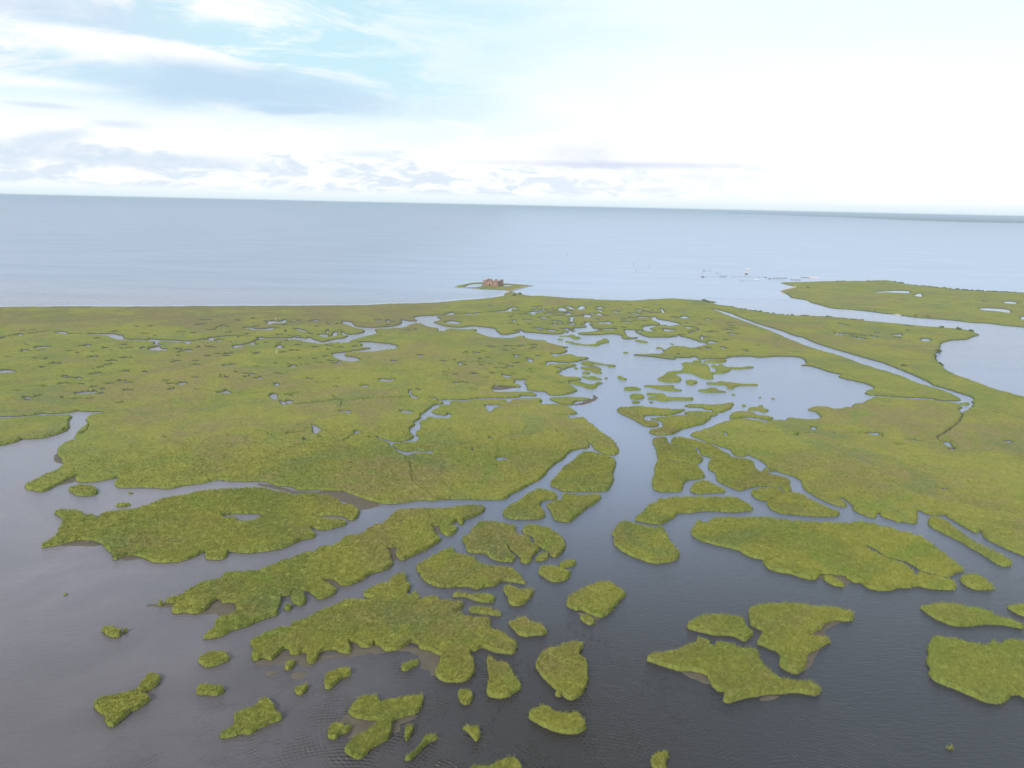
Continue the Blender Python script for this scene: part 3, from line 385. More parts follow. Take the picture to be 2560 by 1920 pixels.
MUD = '''F 20,505 180,535 380,580 600,580 740,580 900,640 1080,695 1000,730 900,745 820,705 700,655 640,620 500,605 340,610 200,570 0,530
B 0,740 200,670 440,690 800,660 840,575 1040,595 1280,595 1420,630 1600,680 1550,860 1490,860 1510,820 1430,800 1400,700 1280,650 900,690 600,730 450,790 400,800 340,760 200,770 0,775
B 800,1180 900,1230 1060,1250 1040,1310 900,1370 790,1410 830,1320 750,1260|B 1200,1240 1400,1190 1350,1240 1240,1290 1260,1320 1200,1360 1150,1350|A 1250,265 1300,240 1540,235 1490,275|A 1700,330 1890,200 2030,230 2020,330 1930,355 1830,330
C 1460,820 1560,820 1680,850 1720,935 1600,900 1530,870|C 2120,1060 2212,1030 D 290,1005 100,1040 0,1080|D 520,395 700,390 500,460 500,530 340,515 470,440|D 330,680 510,580 450,650 350,800 280,840|P4 870,1440 1100,1368 1110,1310 1180,1355 1130,1400 1000,1445
E 520,1050 650,1005 870,1020 870,1050 700,1060|E 1040,1170 1130,1130 1250,1155 1100,1180|P3 1620,1272 1650,1222 1900,1222 1930,1240 1700,1272|C 560,310 690,340 780,360 740,390 700,400 590,350|H 430,1345 460,1295 660,1315 740,1370 700,1390 660,1395 480,1340
E 445,290 490,260 545,300 545,350 510,345|E 480,545 620,460 690,445 650,500 560,530|F 560,1345 640,1340 740,1400 700,1430|F 1515,885 1590,890 1590,960 1525,950|F 1140,1085 1220,1075 1215,1160 1180,1200 1150,1110|B 60,830 180,820 170,870 90,870|B 300,850 430,820 420,880 330,900
P4 840,1600 920,1560 900,1590|P4 740,1062 800,1045 850,1015 900,1000 840,1030 790,1060|P4 800,1200 850,1165 870,1160 850,1200'''

FAR_RIGHT = '''P5 1440,32 1500,25 1700,20 2000,12 2212,10 P6 400,8 560,2 650,5 720,15 800,35 900,50 1100,68 1300,90 1500,108 1700,122 1900,130 2212,142 3000,175 4800,230 P6 4800,900 3000,680 2212,545 2000,525
 1800,500 1600,490 1400,465 1200,450 1000,435 800,410 730,395 600,385 400,360 200,340 0,325 P5 1900,290 1800,265 1740,235 1620,215 1560,205 1550,195 1530,175 1500,160 1470,155 1440,130 1440,125 1500,110
 1590,90 1610,78 1560,65 1440,38'''

# ---------------------------------------------------------------- numeric noise
def vnoise(x, y, seed=0):
    xi = np.floor(x).astype(np.int64); yi = np.floor(y).astype(np.int64)
    fx = x - xi; fy = y - yi
    fx = fx * fx * (3 - 2 * fx); fy = fy * fy * (3 - 2 * fy)
    def h(a, b):
        n = (a * 374761393 + b * 668265263 + seed * 974711) & 0xffffffff
        n = ((n ^ (n >> 13)) * 1274126177) & 0xffffffff
        return ((n ^ (n >> 16)) & 0xffff) / 65535.0
    return (h(xi, yi) * (1 - fx) + h(xi + 1, yi) * fx) * (1 - fy) + (h(xi, yi + 1) * (1 - fx) + h(xi + 1, yi + 1) * fx) * fy

def fbm(x, y, seed=0, octv=3):
    t = 0; a = 1; s = 0
    for k in range(octv):
        t = t + a * vnoise(x * 2 ** k + 13.7 * k, y * 2 ** k - 7.1 * k, seed + k); s += a; a *= 0.5
    return t / s - 0.5

# ---------------------------------------------------------------- grids that carry the land meshes
class Polar:                       # finer near the drone's foot point, coarser far away
    def __init__(s, dth=1 / 860.0, k=0.22, r0=85.0, r1=1500.0, half=R(56)):
        s.t0 = -half; s.dt = dth; s.nu = int(2 * half / dth)
        r = [r0]
        while r[-1] < r1:
            r.append(r[-1] + min(max(k * (r[-1] ** 2 + CAM_H ** 2) / (CAM_H * 683), 0.12), 7.0))
        s.r = np.array(r); s.nv = len(r); s.ri = np.arange(s.nv)
    def uv(s, x, y):
        return (np.arctan2(x, y) - s.t0) / s.dt, np.interp(np.hypot(x, y), s.r, s.ri)
    def xy(s, u, v):
        th = s.t0 + u * s.dt; r = np.interp(v, s.ri, s.r)
        return r * np.sin(th), r * np.cos(th)

class Cart:
    def __init__(s, x0, y0, x1, y1, c):
        s.x0, s.y0, s.c = x0, y0, c; s.nu = int((x1 - x0) / c); s.nv = int((y1 - y0) / c)
    def uv(s, x, y): return (x - s.x0) / s.c, (y - s.y0) / s.c
    def xy(s, u, v): return s.x0 + u * s.c, s.y0 + v * s.c

def smooth_world(px, H, inner=False, rag=0.5, closed=True, zfix=True):
    """traced outline -> ground outline: rounded, finely cut, its edge made ragged"""
    P = np.asarray(px, float)
    A = 0.5 * np.sum(P[:, 0] * np.roll(P[:, 1], -1) - np.roll(P[:, 0], -1) * P[:, 1])
    nx = np.roll(P, -1, 0) - np.roll(P, 1, 0)
    nrm = np.stack([nx[:, 1], -nx[:, 0]], 1) * (1 if A > 0 else -1)     # outward, picture y down
    nrm /= np.linalg.norm(nrm, axis=1, keepdims=True) + 1e-9
    up = -nrm[:, 1] * (-1 if inner else 1)
    z = H * np.clip(0.15 + 0.85 * up, 0, 1) if zfix else np.zeros(len(P))
    x, y = np.empty(len(P)), np.empty(len(P))
    for i in range(len(P)): x[i], y[i] = ground(P[i, 0], P[i, 1], z[i])
    W_ = np.stack([x, y], 1)
    out = []
    n = len(W_)
    for i in range(n if closed else n - 1):
        p1, p2 = W_[i], W_[(i + 1) % n]
        p0 = W_[i - 1] if (closed or i) else p1
        p3 = W_[(i + 2) % n] if (closed or i + 2 < n) else p2
        L = np.linalg.norm(p2 - p1)
        rr = np.hypot(*p1)
        step = max(0.35, rr / 700.0)
        k = max(1, min(60, int(L / step)))
        t = (np.arange(k) / k)[:, None]
        # Catmull-Rom with softened tangents
        m1 = (p2 - p0) * 0.5; m2 = (p3 - p1) * 0.5
        for m in (m1, m2):
            l = np.linalg.norm(m)
            if l > L: m *= L / l
        out.append((2*t**3 - 3*t**2 + 1) * p1 + (t**3 - 2*t**2 + t) * m1 + (-2*t**3 + 3*t**2) * p2 + (t**3 - t**2) * m2)
    if not closed: out.append(W_[-1:])
    O = np.concatenate(out)
    if rag:
        s = rag * np.clip(np.hypot(O[:, 0], O[:, 1]) / 350, 0.6, 1.6)
        dx = fbm(O[:, 0] / 3.2, O[:, 1] / 3.2, 5) * 2.0 + fbm(O[:, 0] / 0.9, O[:, 1] / 0.9, 6) * 0.9
        dy = fbm(O[:, 0] / 3.2, O[:, 1] / 3.2, 15) * 2.0 + fbm(O[:, 0] / 0.9, O[:, 1] / 0.9, 16) * 0.9
        O = O + np.stack([dx * s, dy * s], 1)
    return O

def strip(line, width):            # a line given a width on the ground -> outline
    d = np.gradient(line, axis=0); d /= np.linalg.norm(d, axis=1, keepdims=True) + 1e-9
    n = np.stack([-d[:, 1], d[:, 0]], 1) * (width * 0.5)[:, None]
    return np.concatenate([line + n, (line - n)[::-1]])

SS = 3
def fill(u, v, u0, v0, nu, nv):
    """even-odd fill of one outline at SS samples per cell; window starts at (u0, v0)"""
    a = (u - u0) * SS + 1; b = (v - v0) * SS + 1
    par = np.zeros((nv * SS, nu * SS + 1), bool)
    a2, b2 = np.roll(a, -1), np.roll(b, -1)
    for x1, y1, x2, y2 in zip(a.tolist(), b.tolist(), a2.tolist(), b2.tolist()):
        if y1 == y2: continue
        if y1 > y2: x1, y1, x2, y2 = x2, y2, x1, y1
        ra, rb = max(0, math.ceil(y1)), min(nv * SS, math.ceil(y2))
        if rb <= ra: continue
        rows = np.arange(ra, rb)
        xs = np.ceil(x1 + (rows - y1) * (x2 - x1) / (y2 - y1)).astype(int)
        np.clip(xs, 0, nu * SS, out=xs)
        par[rows, xs] ^= True
    return np.logical_xor.accumulate(par, 1)[:, :-1]

def coverage(grid, adds, subs, pad=5):
    uvs = [grid.uv(p[:, 0], p[:, 1]) for p in adds]
    u0 = max(0, int(min(u.min() for u, v in uvs)) - pad); u1 = min(grid.nu, int(max(u.max() for u, v in uvs)) + pad)
    v0 = max(0, int(min(v.min() for u, v in uvs)) - pad); v1 = min(grid.nv - 1, int(max(v.max() for u, v in uvs)) + pad)
    nu, nv = u1 - u0, v1 - v0
    m = np.zeros((nv * SS, nu * SS), bool)
    for u, v in uvs: m |= fill(u, v, u0, v0, nu, nv)
    for p in subs:
        u, v = grid.uv(p[:, 0], p[:, 1])
        if u.max() < u0 or u.min() > u1 or v.max() < v0 or v.min() > v1: continue
        ua, ub = max(u0, int(u.min()) - 2), min(u1, int(u.max()) + 3)
        va, vb = max(v0, int(v.min()) - 2), min(v1, int(v.max()) + 3)
        s = fill(u, v, ua, va, ub - ua, vb - va)
        m[(va - v0) * SS:(vb - v0) * SS, (ua - u0) * SS:(ub - u0) * SS] &= ~s
    c = m.reshape(nv, SS, nu, SS).mean((1, 3)).astype(np.float32)
    return c, u0, v0

def blur(a, n=1):
    for _ in range(n):
        p = np.pad(a, 1, mode='edge')
        a = (p[:-2, 1:-1] + 2 * p[1:-1, 1:-1] + p[2:, 1:-1]) / 4
        p = np.pad(a, 1, mode='edge')
        a = (p[1:-1, :-2] + 2 * p[1:-1, 1:-1] + p[1:-1, 2:]) / 4
    return a

def link(o, parent=None):
    SC.collection.objects.link(o)
    if parent is not None: o.parent = parent
    return o

def tag(o, label=None, cat=None, group=None, kind=None):
    if label: o['label'] = label
    if cat: o['category'] = cat
    if group: o['group'] = group
    if kind: o['kind'] = kind
    return o

def np_mesh(name, co, faces, mat, smooth=True, attr=None):
    """faces: list of int arrays (n,3) or (n,4)"""
    me = bpy.data.meshes.new(name)
    me.vertices.add(len(co)); me.vertices.foreach_set('co', np.asarray(co, np.float32).ravel())
    faces = [f for f in faces if len(f)]
    idx = np.concatenate([f.ravel() for f in faces]).astype(np.int32)
    tot = np.concatenate([np.full(len(f), f.shape[1]) for f in faces]).astype(np.int32)
    start = np.concatenate([[0], np.cumsum(tot)[:-1]]).astype(np.int32)
    me.loops.add(len(idx)); me.loops.foreach_set('vertex_index', idx)
    me.polygons.add(len(tot)); me.polygons.foreach_set('loop_start', start)
    try: me.polygons.foreach_set('loop_total', tot)
    except Exception: pass
    me.polygons.foreach_set('use_smooth', np.full(len(tot), smooth))
    if attr is not None:
        for k, v in attr.items():
            a = me.attributes.new(k, 'FLOAT', 'POINT'); a.data.foreach_set('value', np.asarray(v, np.float32))
    me.materials.append(mat)
    me.update(calc_edges=True)
    return me

def grid_faces(keep):
    """keep: node mask (nv,nu) -> vertex renumbering and quads of every cell touching a kept node"""
    cell = keep[:-1, :-1] | keep[1:, :-1] | keep[:-1, 1:] | keep[1:, 1:]
    use = np.zeros_like(keep)
    use[:-1, :-1] |= cell; use[1:, :-1] |= cell; use[:-1, 1:] |= cell; use[1:, 1:] |= cell
    ids = np.full(keep.shape, -1, np.int64); ids[use] = np.arange(use.sum())
    j, i = np.nonzero(cell)
    q = np.stack([ids[j, i], ids[j, i + 1], ids[j + 1, i + 1], ids[j + 1, i]], 1)
    return use, q

def land(grid, adds, subs, H, lumps=1.0, tall=None):
    c, u0, v0 = coverage(grid, adds, subs)
    nv, nu = c.shape
    U, V = np.meshgrid(np.arange(nu) + u0, np.arange(nv) + v0)
    X_, Y_ = grid.xy(U.astype(float), V.astype(float))
    r = np.hypot(X_, Y_)
    near = np.clip((330 - r) / 120, 0, 1)
    cb = blur(c, 1); cc = blur(cb, 4)
    cw = blur(cc, 14)
    bank = np.clip((0.97 - cw) / 0.35, 0, 1)
    m = c * (1 - near) + cb * near
    p = np.clip((m - 0.42) / 0.42, 0, 1); p = p * p * (3 - 2 * p)
    edge = 0.62 + 0.38 * np.clip((cc - 0.45) / 0.5, 0, 1)
    h = H * (edge * (1 - 0.5 * near) + 0.5 * near)
    h = h + 0.22 * bank
    h = h + lumps * (fbm(X_ / 9, Y_ / 9, 21) * 0.5 + fbm(X_ / 2.4, Y_ / 2.4, 31) * 0.65 + fbm(X_ / 0.8, Y_ / 0.8, 41, 2) * 0.35)
    if tall is not None: h = h + tall(X_, Y_)
    z = -0.15 + (np.maximum(h, 0.35) + 0.15) * p
    return dict(c=c, m=m, z=z, bank=bank, X=X_, Y=Y_, r=r, g=grid)

def land_mesh(name, L, mat, origin=(0, 0)):
    use, q = grid_faces(L['m'] > 0.02)
    co = np.stack([L['X'][use] - origin[0], L['Y'][use] - origin[1], L['z'][use]], 1)
    rn = 0.5 + fbm(L['X'][use] / 0.8, L['Y'][use] / 0.8, 77, 2)
    L['bk'] = L['bank'][use]
    return co, q[:, ::-1], rn

def blades(L, origin=(0, 0), dens=7.0, rmax=350.0, cap=400000):
    """loose upright grass leaves over the canopy"""
    X_, Y_, z, m, r = (L[k] for k in ('X', 'Y', 'z', 'm', 'r'))
    area = np.abs((X_[:-1, 1:] - X_[:-1, :-1]) * (Y_[1:, :-1] - Y_[:-1, :-1]) - (Y_[:-1, 1:] - Y_[:-1, :-1]) * (X_[1:, :-1] - X_[:-1, :-1]))
    rc = r[:-1, :-1]
    ex = dens * np.clip(175 / rc, 0, 1.3) ** 2 * area * np.where(m[:-1, :-1] > 0.35, 1.0, np.where(m[:-1, :-1] > 0.06, 0.35, 0.0)) * np.clip((rmax - rc) / 60, 0, 1)
    edge = (m[:-1, :-1] < 0.97)
    ex = ex * (1 + 1.2 * edge)
    n = rng.poisson(ex)
    j, i = np.nonzero(n)
    k = np.repeat(np.arange(len(j)), n[j, i])
    j, i = j[k], i[k]
    if len(j) == 0: return None
    if len(j) > cap:
        s = rng.choice(len(j), cap, replace=False); j, i = j[s], i[s]
    a, b = rng.random(len(j)), rng.random(len(j))
    x = X_[j, i] * (1 - a) * (1 - b) + X_[j, i + 1] * a * (1 - b) + X_[j + 1, i] * (1 - a) * b + X_[j + 1, i + 1] * a * b
    y = Y_[j, i] * (1 - a) * (1 - b) + Y_[j, i + 1] * a * (1 - b) + Y_[j + 1, i] * (1 - a) * b + Y_[j + 1, i + 1] * a * b
    zz = z[j, i] * (1 - a) * (1 - b) + z[j, i + 1] * a * (1 - b) + z[j + 1, i] * (1 - a) * b + z[j + 1, i + 1] * a * b
    sc = np.clip(r[j, i] / 175, 0.8, 2.2)
    T = 3
    cos, rn = [], []
    clump = fbm(x / 1.3, y / 1.3, 91, 2)
    for t in range(T):
        ang = rng.random(len(x)) * 2 * np.pi
        w = (0.035 + 0.05 * rng.random(len(x))) * sc
        ht = (0.42 + 0.55 * rng.random(len(x)) + 0.7 * np.maximum(clump, -0.2)) * (0.8 + 0.2 * sc)
        la = rng.random(len(x)) * 2 * np.pi
        lean = (0.15 + 0.45 * rng.random(len(x))) * ht
        ox, oy = (rng.random(len(x)) - 0.5) * 0.35 * sc, (rng.random(len(x)) - 0.5) * 0.35 * sc
        zb = np.maximum(zz - 0.35, 0.0)
        cx, cy = x + ox - origin[0], y + oy - origin[1]
        dx, dy = np.cos(ang) * w, np.sin(ang) * w
        tx, ty = cx + np.cos(la) * lean + 0.12, cy + np.sin(la) * lean
        A = np.stack([cx - dx, cy - dy, zb], 1); B = np.stack([cx + dx, cy + dy, zb], 1)
        Cc = np.stack([tx, ty, zz + ht], 1)
        cos.append(np.stack([A, B, Cc], 1).reshape(-1, 3))
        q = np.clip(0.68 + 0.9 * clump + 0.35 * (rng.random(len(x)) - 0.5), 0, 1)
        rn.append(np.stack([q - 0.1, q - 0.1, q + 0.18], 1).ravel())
    co = np.concatenate(cos); f = np.arange(len(co)).reshape(-1, 3)
    return co, f, np.concatenate(rn)

# ---------------------------------------------------------------- materials
def new_mat(name):
    m = bpy.data.materials.new(name); m.use_nodes = True
    nt = m.node_tree; nt.nodes.clear()
    o = nt.nodes.new('ShaderNodeOutputMaterial'); return m, nt, o

def simple(name, c1, c2, scale=1.0, rough=0.85, bump=0.0, c3=None, spec=0.3, s3=None):
    m, nt, o = new_mat(name)
    pos = nt.nodes.new('ShaderNodeNewGeometry').outputs['Position']
    n = NOISE(nt, pos, scale, 6, 0.6)
    col = MIX(nt, STEP(nt, n, 0.35, 0.65), c1, c2)
    if c3: col = MIX(nt, STEP(nt, NOISE(nt, pos, s3 or scale * 3.1, 5, 0.6), 0.55, 0.7), col, c3)
    b = N(nt, 'ShaderNodeBsdfPrincipled', inp={'Base Color': col, 'Roughness': rough, 'Specular IOR Level': spec})
    if bump:
        bn = N(nt, 'ShaderNodeBump', inp={'Height': n, 'Strength': bump, 'Distance': 0.2}); nt.links.new(bn.outputs[0], b.inputs['Normal'])
    nt.links.new(b.outputs[0], o.inputs[0])
    return m

def grass_material():
    m, nt, o = new_mat('marsh_grass')
    pos = nt.nodes.new('ShaderNodeNewGeometry').outputs['Position']
    sp = N(nt, 'ShaderNodeSeparateXYZ', inp={0: pos})
    flat = XYZ(nt, sp.outputs[0], sp.outputs[1], 0.0)
    rnd = N(nt, 'ShaderNodeAttribute', attribute_name='rnd').outputs['Fac']
    big = NOISE(nt, flat, 0.0075, 5, 0.6, 0.6)
    mid = NOISE(nt, XYZ(nt, sp.outputs[0], sp.outputs[1], 40.0), 0.021, 6, 0.62, 0.8)
    sml = NOISE(nt, XYZ(nt, sp.outputs[0], sp.outputs[1], 80.0), 0.11, 6, 0.65, 0.5)
    fin = NOISE(nt, pos, 0.75, 5, 0.7)
    far = STEP(nt, sp.outputs[1], 260.0, 620.0)
    base = (0.250, 0.245, 0.050)
    col = MIX(nt, STEP(nt, mid, 0.40, 0.62), base, (0.195, 0.213, 0.046))
    # tawny, reddish patches
    br = M(nt, 'MULTIPLY', STEP(nt, M(nt, 'ADD', M(nt, 'MULTIPLY', big, 0.6), M(nt, 'MULTIPLY', mid, 0.4)), 0.475, 0.575), STEP(nt, sml, 0.25, 0.58))
    col = MIX(nt, M(nt, 'MULTIPLY', br, 0.65), col, (0.255, 0.190, 0.088))
    # fresh bright green patches and cool bluish green ones
    gr = STEP(nt, NOISE(nt, XYZ(nt, sp.outputs[0], sp.outputs[1], 120.0), 0.045, 5, 0.62, 0.9), 0.56, 0.70)
    col = MIX(nt, M(nt, 'MULTIPLY', gr, 0.65), col, (0.170, 0.235, 0.040))
    cg = STEP(nt, NOISE(nt, XYZ(nt, sp.outputs[0], sp.outputs[1], 160.0), 0.018, 6, 0.62, 0.9), 0.53, 0.66)
    col = MIX(nt, M(nt, 'MULTIPLY', cg, 0.55), col, (0.150, 0.190, 0.066))
    yl = STEP(nt, NOISE(nt, XYZ(nt, sp.outputs[0], sp.outputs[1], 200.0), 0.028, 5, 0.62, 0.6), 0.60, 0.72)
    col = MIX(nt, M(nt, 'MULTIPLY', yl, 0.5), col, (0.300, 0.275, 0.052))
    # a tawny belt inland of the left hand coast, cloud shadow painted into the grass
    x_, y_ = sp.outputs[0], sp.outputs[1]
    bank = N(nt, 'ShaderNodeAttribute', attribute_name='bank').outputs['Fac']
    col = MIX(nt, M(nt, 'MULTIPLY', bank, 0.55), col, (0.165, 0.205, 0.042))
    belt = M(nt, 'MULTIPLY', M(nt, 'MULTIPLY', STEP(nt, y_, 610.0, 680.0), M(nt, 'SUBTRACT', 1.0, STEP(nt, y_, 790.0, 850.0))), M(nt, 'SUBTRACT', 1.0, STEP(nt, x_, -220.0, 60.0)))
    belt = M(nt, 'MULTIPLY', belt, STEP(nt, M(nt, 'ADD', M(nt, 'MULTIPLY', big, 0.5), M(nt, 'MULTIPLY', mid, 0.5)), 0.36, 0.52))
    col = MIX(nt, M(nt, 'MULTIPLY', belt, 0.55), col, (0.185, 0.145, 0.072))
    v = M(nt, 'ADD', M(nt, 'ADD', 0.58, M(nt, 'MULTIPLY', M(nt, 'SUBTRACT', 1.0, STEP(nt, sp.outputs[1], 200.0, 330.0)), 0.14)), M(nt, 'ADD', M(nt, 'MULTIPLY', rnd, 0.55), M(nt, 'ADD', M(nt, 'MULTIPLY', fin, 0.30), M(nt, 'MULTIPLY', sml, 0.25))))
    sc = N(nt, 'ShaderNodeVectorMath', operation='SCALE', inp={0: col}); nt.links.new(v, sc.inputs['Scale'])
    dry = MIX(nt, M(nt, 'MULTIPLY', STEP(nt, rnd, 0.8, 1.2), 0.35), sc.outputs[0], (0.42, 0.38, 0.14))
    bmp = N(nt, 'ShaderNodeBump', inp={'Height': NOISE(nt, pos, 1.6, 6, 0.7), 'Strength': 0.8, 'Distance': 0.35})
    d = N(nt, 'ShaderNodeBsdfPrincipled', inp={'Base Color': dry, 'Roughness': 0.75, 'Specular IOR Level': 0.15, 'Normal': bmp.outputs[0]})
    t = N(nt, 'ShaderNodeBsdfTranslucent', inp={'Color': dry})
    mx = N(nt, 'ShaderNodeMixShader', inp={0: 0.18, 1: d.outputs[0], 2: t.outputs[0]})
    nt.links.new(mx.outputs[0], o.inputs[0])
    return m

def water_material():
    m, nt, o = new_mat('marsh_water')
    pos = nt.nodes.new('ShaderNodeNewGeometry').outputs['Position']
    sp = N(nt, 'ShaderNodeSeparateXYZ', inp={0: pos}); x, y = sp.outputs[0], sp.outputs[1]
    # paler, lilac grey water to the left, dark water in the near basin
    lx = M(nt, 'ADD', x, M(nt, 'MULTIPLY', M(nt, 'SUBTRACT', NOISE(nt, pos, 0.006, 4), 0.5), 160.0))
    pale_left = M(nt, 'SUBTRACT', 1.0, STEP(nt, M(nt, 'SUBTRACT', lx, M(nt, 'MULTIPLY', y, 0.10)), -190.0, 10.0))
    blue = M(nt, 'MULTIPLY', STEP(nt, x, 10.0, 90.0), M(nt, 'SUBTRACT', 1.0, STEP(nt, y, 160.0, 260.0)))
    pale_patch = STEP(nt, NOISE(nt, pos, 0.02, 5, 0.6, 0.5), 0.35, 0.75)
    deep = MIX(nt, STEP(nt, y, 130.0, 380.0), (0.035, 0.031, 0.030), (0.215, 0.262, 0.375))  # bluish brightening with distance is reflected sky put into the base colour
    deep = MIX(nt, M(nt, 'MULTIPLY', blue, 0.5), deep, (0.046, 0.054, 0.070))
    col = MIX(nt, M(nt, 'MULTIPLY', pale_left, M(nt, 'ADD', 0.6, M(nt, 'MULTIPLY', pale_patch, 0.35))), deep, (0.235, 0.205, 0.225))
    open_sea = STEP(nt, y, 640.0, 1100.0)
    sea = MIX(nt, STEP(nt, x, -420.0, 160.0), (0.285, 0.330, 0.435), (0.370, 0.455, 0.600))  # lighter to the right: the brighter sky's reflection painted into the sea colour
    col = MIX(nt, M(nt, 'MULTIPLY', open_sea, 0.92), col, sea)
    # ripples: wind waves, and rings spreading in the near basin
    nd = NOISE(nt, pos, 0.035, 3, 0.5)
    nf = NOISE(nt, pos, 0.22, 3, 0.6)
    h = None
    for (cx, cy, k, ph, ax, ay, amp, rad) in RINGS:
        dx = M(nt, 'MULTIPLY', M(nt, 'SUBTRACT', x, cx), ax); dy = M(nt, 'MULTIPLY', M(nt, 'SUBTRACT', y, cy), ay)
        dist = M(nt, 'ADD', M(nt, 'SQRT', M(nt, 'ADD', M(nt, 'MULTIPLY', dx, dx), M(nt, 'MULTIPLY', dy, dy))), M(nt, 'MULTIPLY', nf, 1.1))
        w = M(nt, 'SINE', M(nt, 'ADD', M(nt, 'MULTIPLY', dist, k), M(nt, 'MULTIPLY', nd, ph)))
        w = M(nt, 'POWER', M(nt, 'ADD', M(nt, 'MULTIPLY', w, 0.5), 0.5), 2.2)
        fall = M(nt, 'SUBTRACT', 1.0, STEP(nt, dist, rad * 0.45, rad))
        br = STEP(nt, NOISE(nt, XYZ(nt, x, y, ph), 0.13, 5, 0.65), 0.40, 0.66)
        w = M(nt, 'MULTIPLY', M(nt, 'MULTIPLY', w, fall), M(nt, 'MULTIPLY', br, amp * 1.45))
        h = w if h is None else M(nt, 'ADD', h, w)
    vm = N(nt, 'ShaderNodeMapping', inp={'Vector': pos, 'Rotation': (0, 0, R(-14)), 'Scale': (0.35, 1.25, 1.0)})
    wind = NOISE(nt, vm.outputs[0], 0.9, 4, 0.6, 0.4)
    h = M(nt, 'ADD', h, M(nt, 'MULTIPLY', wind, 1.7))
    vm2 = N(nt, 'ShaderNodeMapping', inp={'Vector': pos, 'Rotation': (0, 0, R(10)), 'Scale': (0.3, 1.0, 1.0)})
    streak = NOISE(nt, N(nt, 'ShaderNodeMapping', inp={'Vector': pos, 'Rotation': (0, 0, R(22)), 'Scale': (0.25, 1.4, 1.0)}).outputs[0], 0.012, 6, 0.65, 0.6)
    bmp = N(nt, 'ShaderNodeBump', inp={'Height': h, 'Strength': 1.0, 'Distance': 0.12})
    rough = M(nt, 'ADD', M(nt, 'ADD', 0.10, M(nt, 'MULTIPLY', open_sea, 0.20)), M(nt, 'MULTIPLY', STEP(nt, streak, 0.35, 0.7), 0.10))
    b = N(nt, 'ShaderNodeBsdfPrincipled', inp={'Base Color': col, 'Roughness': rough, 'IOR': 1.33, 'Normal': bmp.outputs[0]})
    nt.links.new(b.outputs[0], o.inputs[0])
    return m

# ---------------------------------------------------------------- build: materials
def gp(crop, x, y, z=0.0):
    ox, oy, s = CROPS[crop]
    a, b = ground(ox + x * s, oy + y * s, z); return float(a), float(b)

RINGS = []
for (cr, x, y, k, ph, ax, ay, amp, rad) in (('B', 420, 2900, 6.2, 10.0, 1.0, 1.0, 1.0, 92), ('C', 900, 2700, 7.0, 12.0, 1.0, 0.85, 0.6, 100),
                                          ('D', 700, 2500, 6.0, 8.0, 1.0, 1.0, 0.5, 60), ('B', 2000, 1150, 7.0, 12.0, 0.8, 1.0, 0.6, 60)):
    X0, Y0 = gp(cr, x, y); RINGS.append((X0, Y0, k, ph, ax, ay, amp, rad))

MG = grass_material(); MWAT = water_material()
MMUD = simple('wet_mud', (0.110, 0.090, 0.068), (0.135, 0.112, 0.086), 0.35, 0.7, 0.3, spec=0.15)
MBANK = simple('bank_mud_and_shade', (0.055, 0.046, 0.030), (0.085, 0.070, 0.042), 0.8, 0.7)  # dark mud, with the shade of the bank face in its tone
MBRICK = simple('old_brick', (0.27, 0.165, 0.130), (0.38, 0.26, 0.21), 0.35, 0.9, c3=(0.20, 0.13, 0.11), s3=0.6)
MSTONE = simple('pale_stone', (0.44, 0.33, 0.23), (0.38, 0.28, 0.20), 0.5)
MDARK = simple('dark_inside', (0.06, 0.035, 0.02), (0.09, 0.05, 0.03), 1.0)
MROCK = simple('grey_rock', (0.20, 0.19, 0.20), (0.33, 0.31, 0.31), 0.6, 0.9, 0.3)
MSAND = simple('shell_sand', (0.52, 0.43, 0.36), (0.40, 0.31, 0.26), 0.3, 0.95)
MFOAM = simple('surf', (0.50, 0.56, 0.66), (0.40, 0.46, 0.56), 0.15, 0.6)
MWOOD = simple('weathered_wood', (0.11, 0.10, 0.10), (0.17, 0.15, 0.145), 2.0)
MPALE = simple('pale_paint', (0.72, 0.60, 0.55), (0.62, 0.50, 0.45), 0.8)
MWHITE = simple('white_paint', (0.8, 0.8, 0.8), (0.7, 0.7, 0.7), 1.0)
MSHRUB = simple('shrub_leaves', (0.125, 0.155, 0.060), (0.17, 0.20, 0.075), 0.8, 0.8)
MFAR = simple('hazed_shore_growth', (0.13, 0.14, 0.13), (0.15, 0.16, 0.14), 0.003, 1.0, spec=0.0)  # growth colour lightened, part of the distance haze is painted into it

# ---------------------------------------------------------------- water: one sheet out to the horizon
rr = np.concatenate([[0.0], np.geomspace(40, 60000, 70)]); na = 192
th = np.linspace(0, 2 * np.pi, na, endpoint=False)
co = [(0, 0, 0)] + [(r * math.sin(t), r * math.cos(t), 0) for r in rr[1:] for t in th]
q = []; tri = [(0, 1 + (i + 1) % na, 1 + i) for i in range(na)]
for k in range(len(rr) - 2):
    for i in range(na):
        a, b = 1 + k * na + i, 1 + k * na + (i + 1) % na
        q.append((a, b, b + na, a + na))
me = np_mesh('water', np.array(co), [np.array(tri), np.array(q)], MWAT)
tag(link(bpy.data.objects.new('water', me)), 'grey blue water of the bay and the marsh channels', kind='structure')

# ---------------------------------------------------------------- marsh mainland
H0 = 1.05
G = Polar()
def world_polys(txt, H, inner=False, rag=0.5):
    return [smooth_world(parse(s if s.split()[0] in CROPS else s), H, inner, rag) for s in txt.replace('\n', '|').split('|') if s.strip()]
def fix(txt):                        # an outline carried over a line break keeps its own text
    return [s.strip() for s in txt.replace('\n', '|').split('|') if s.strip()]

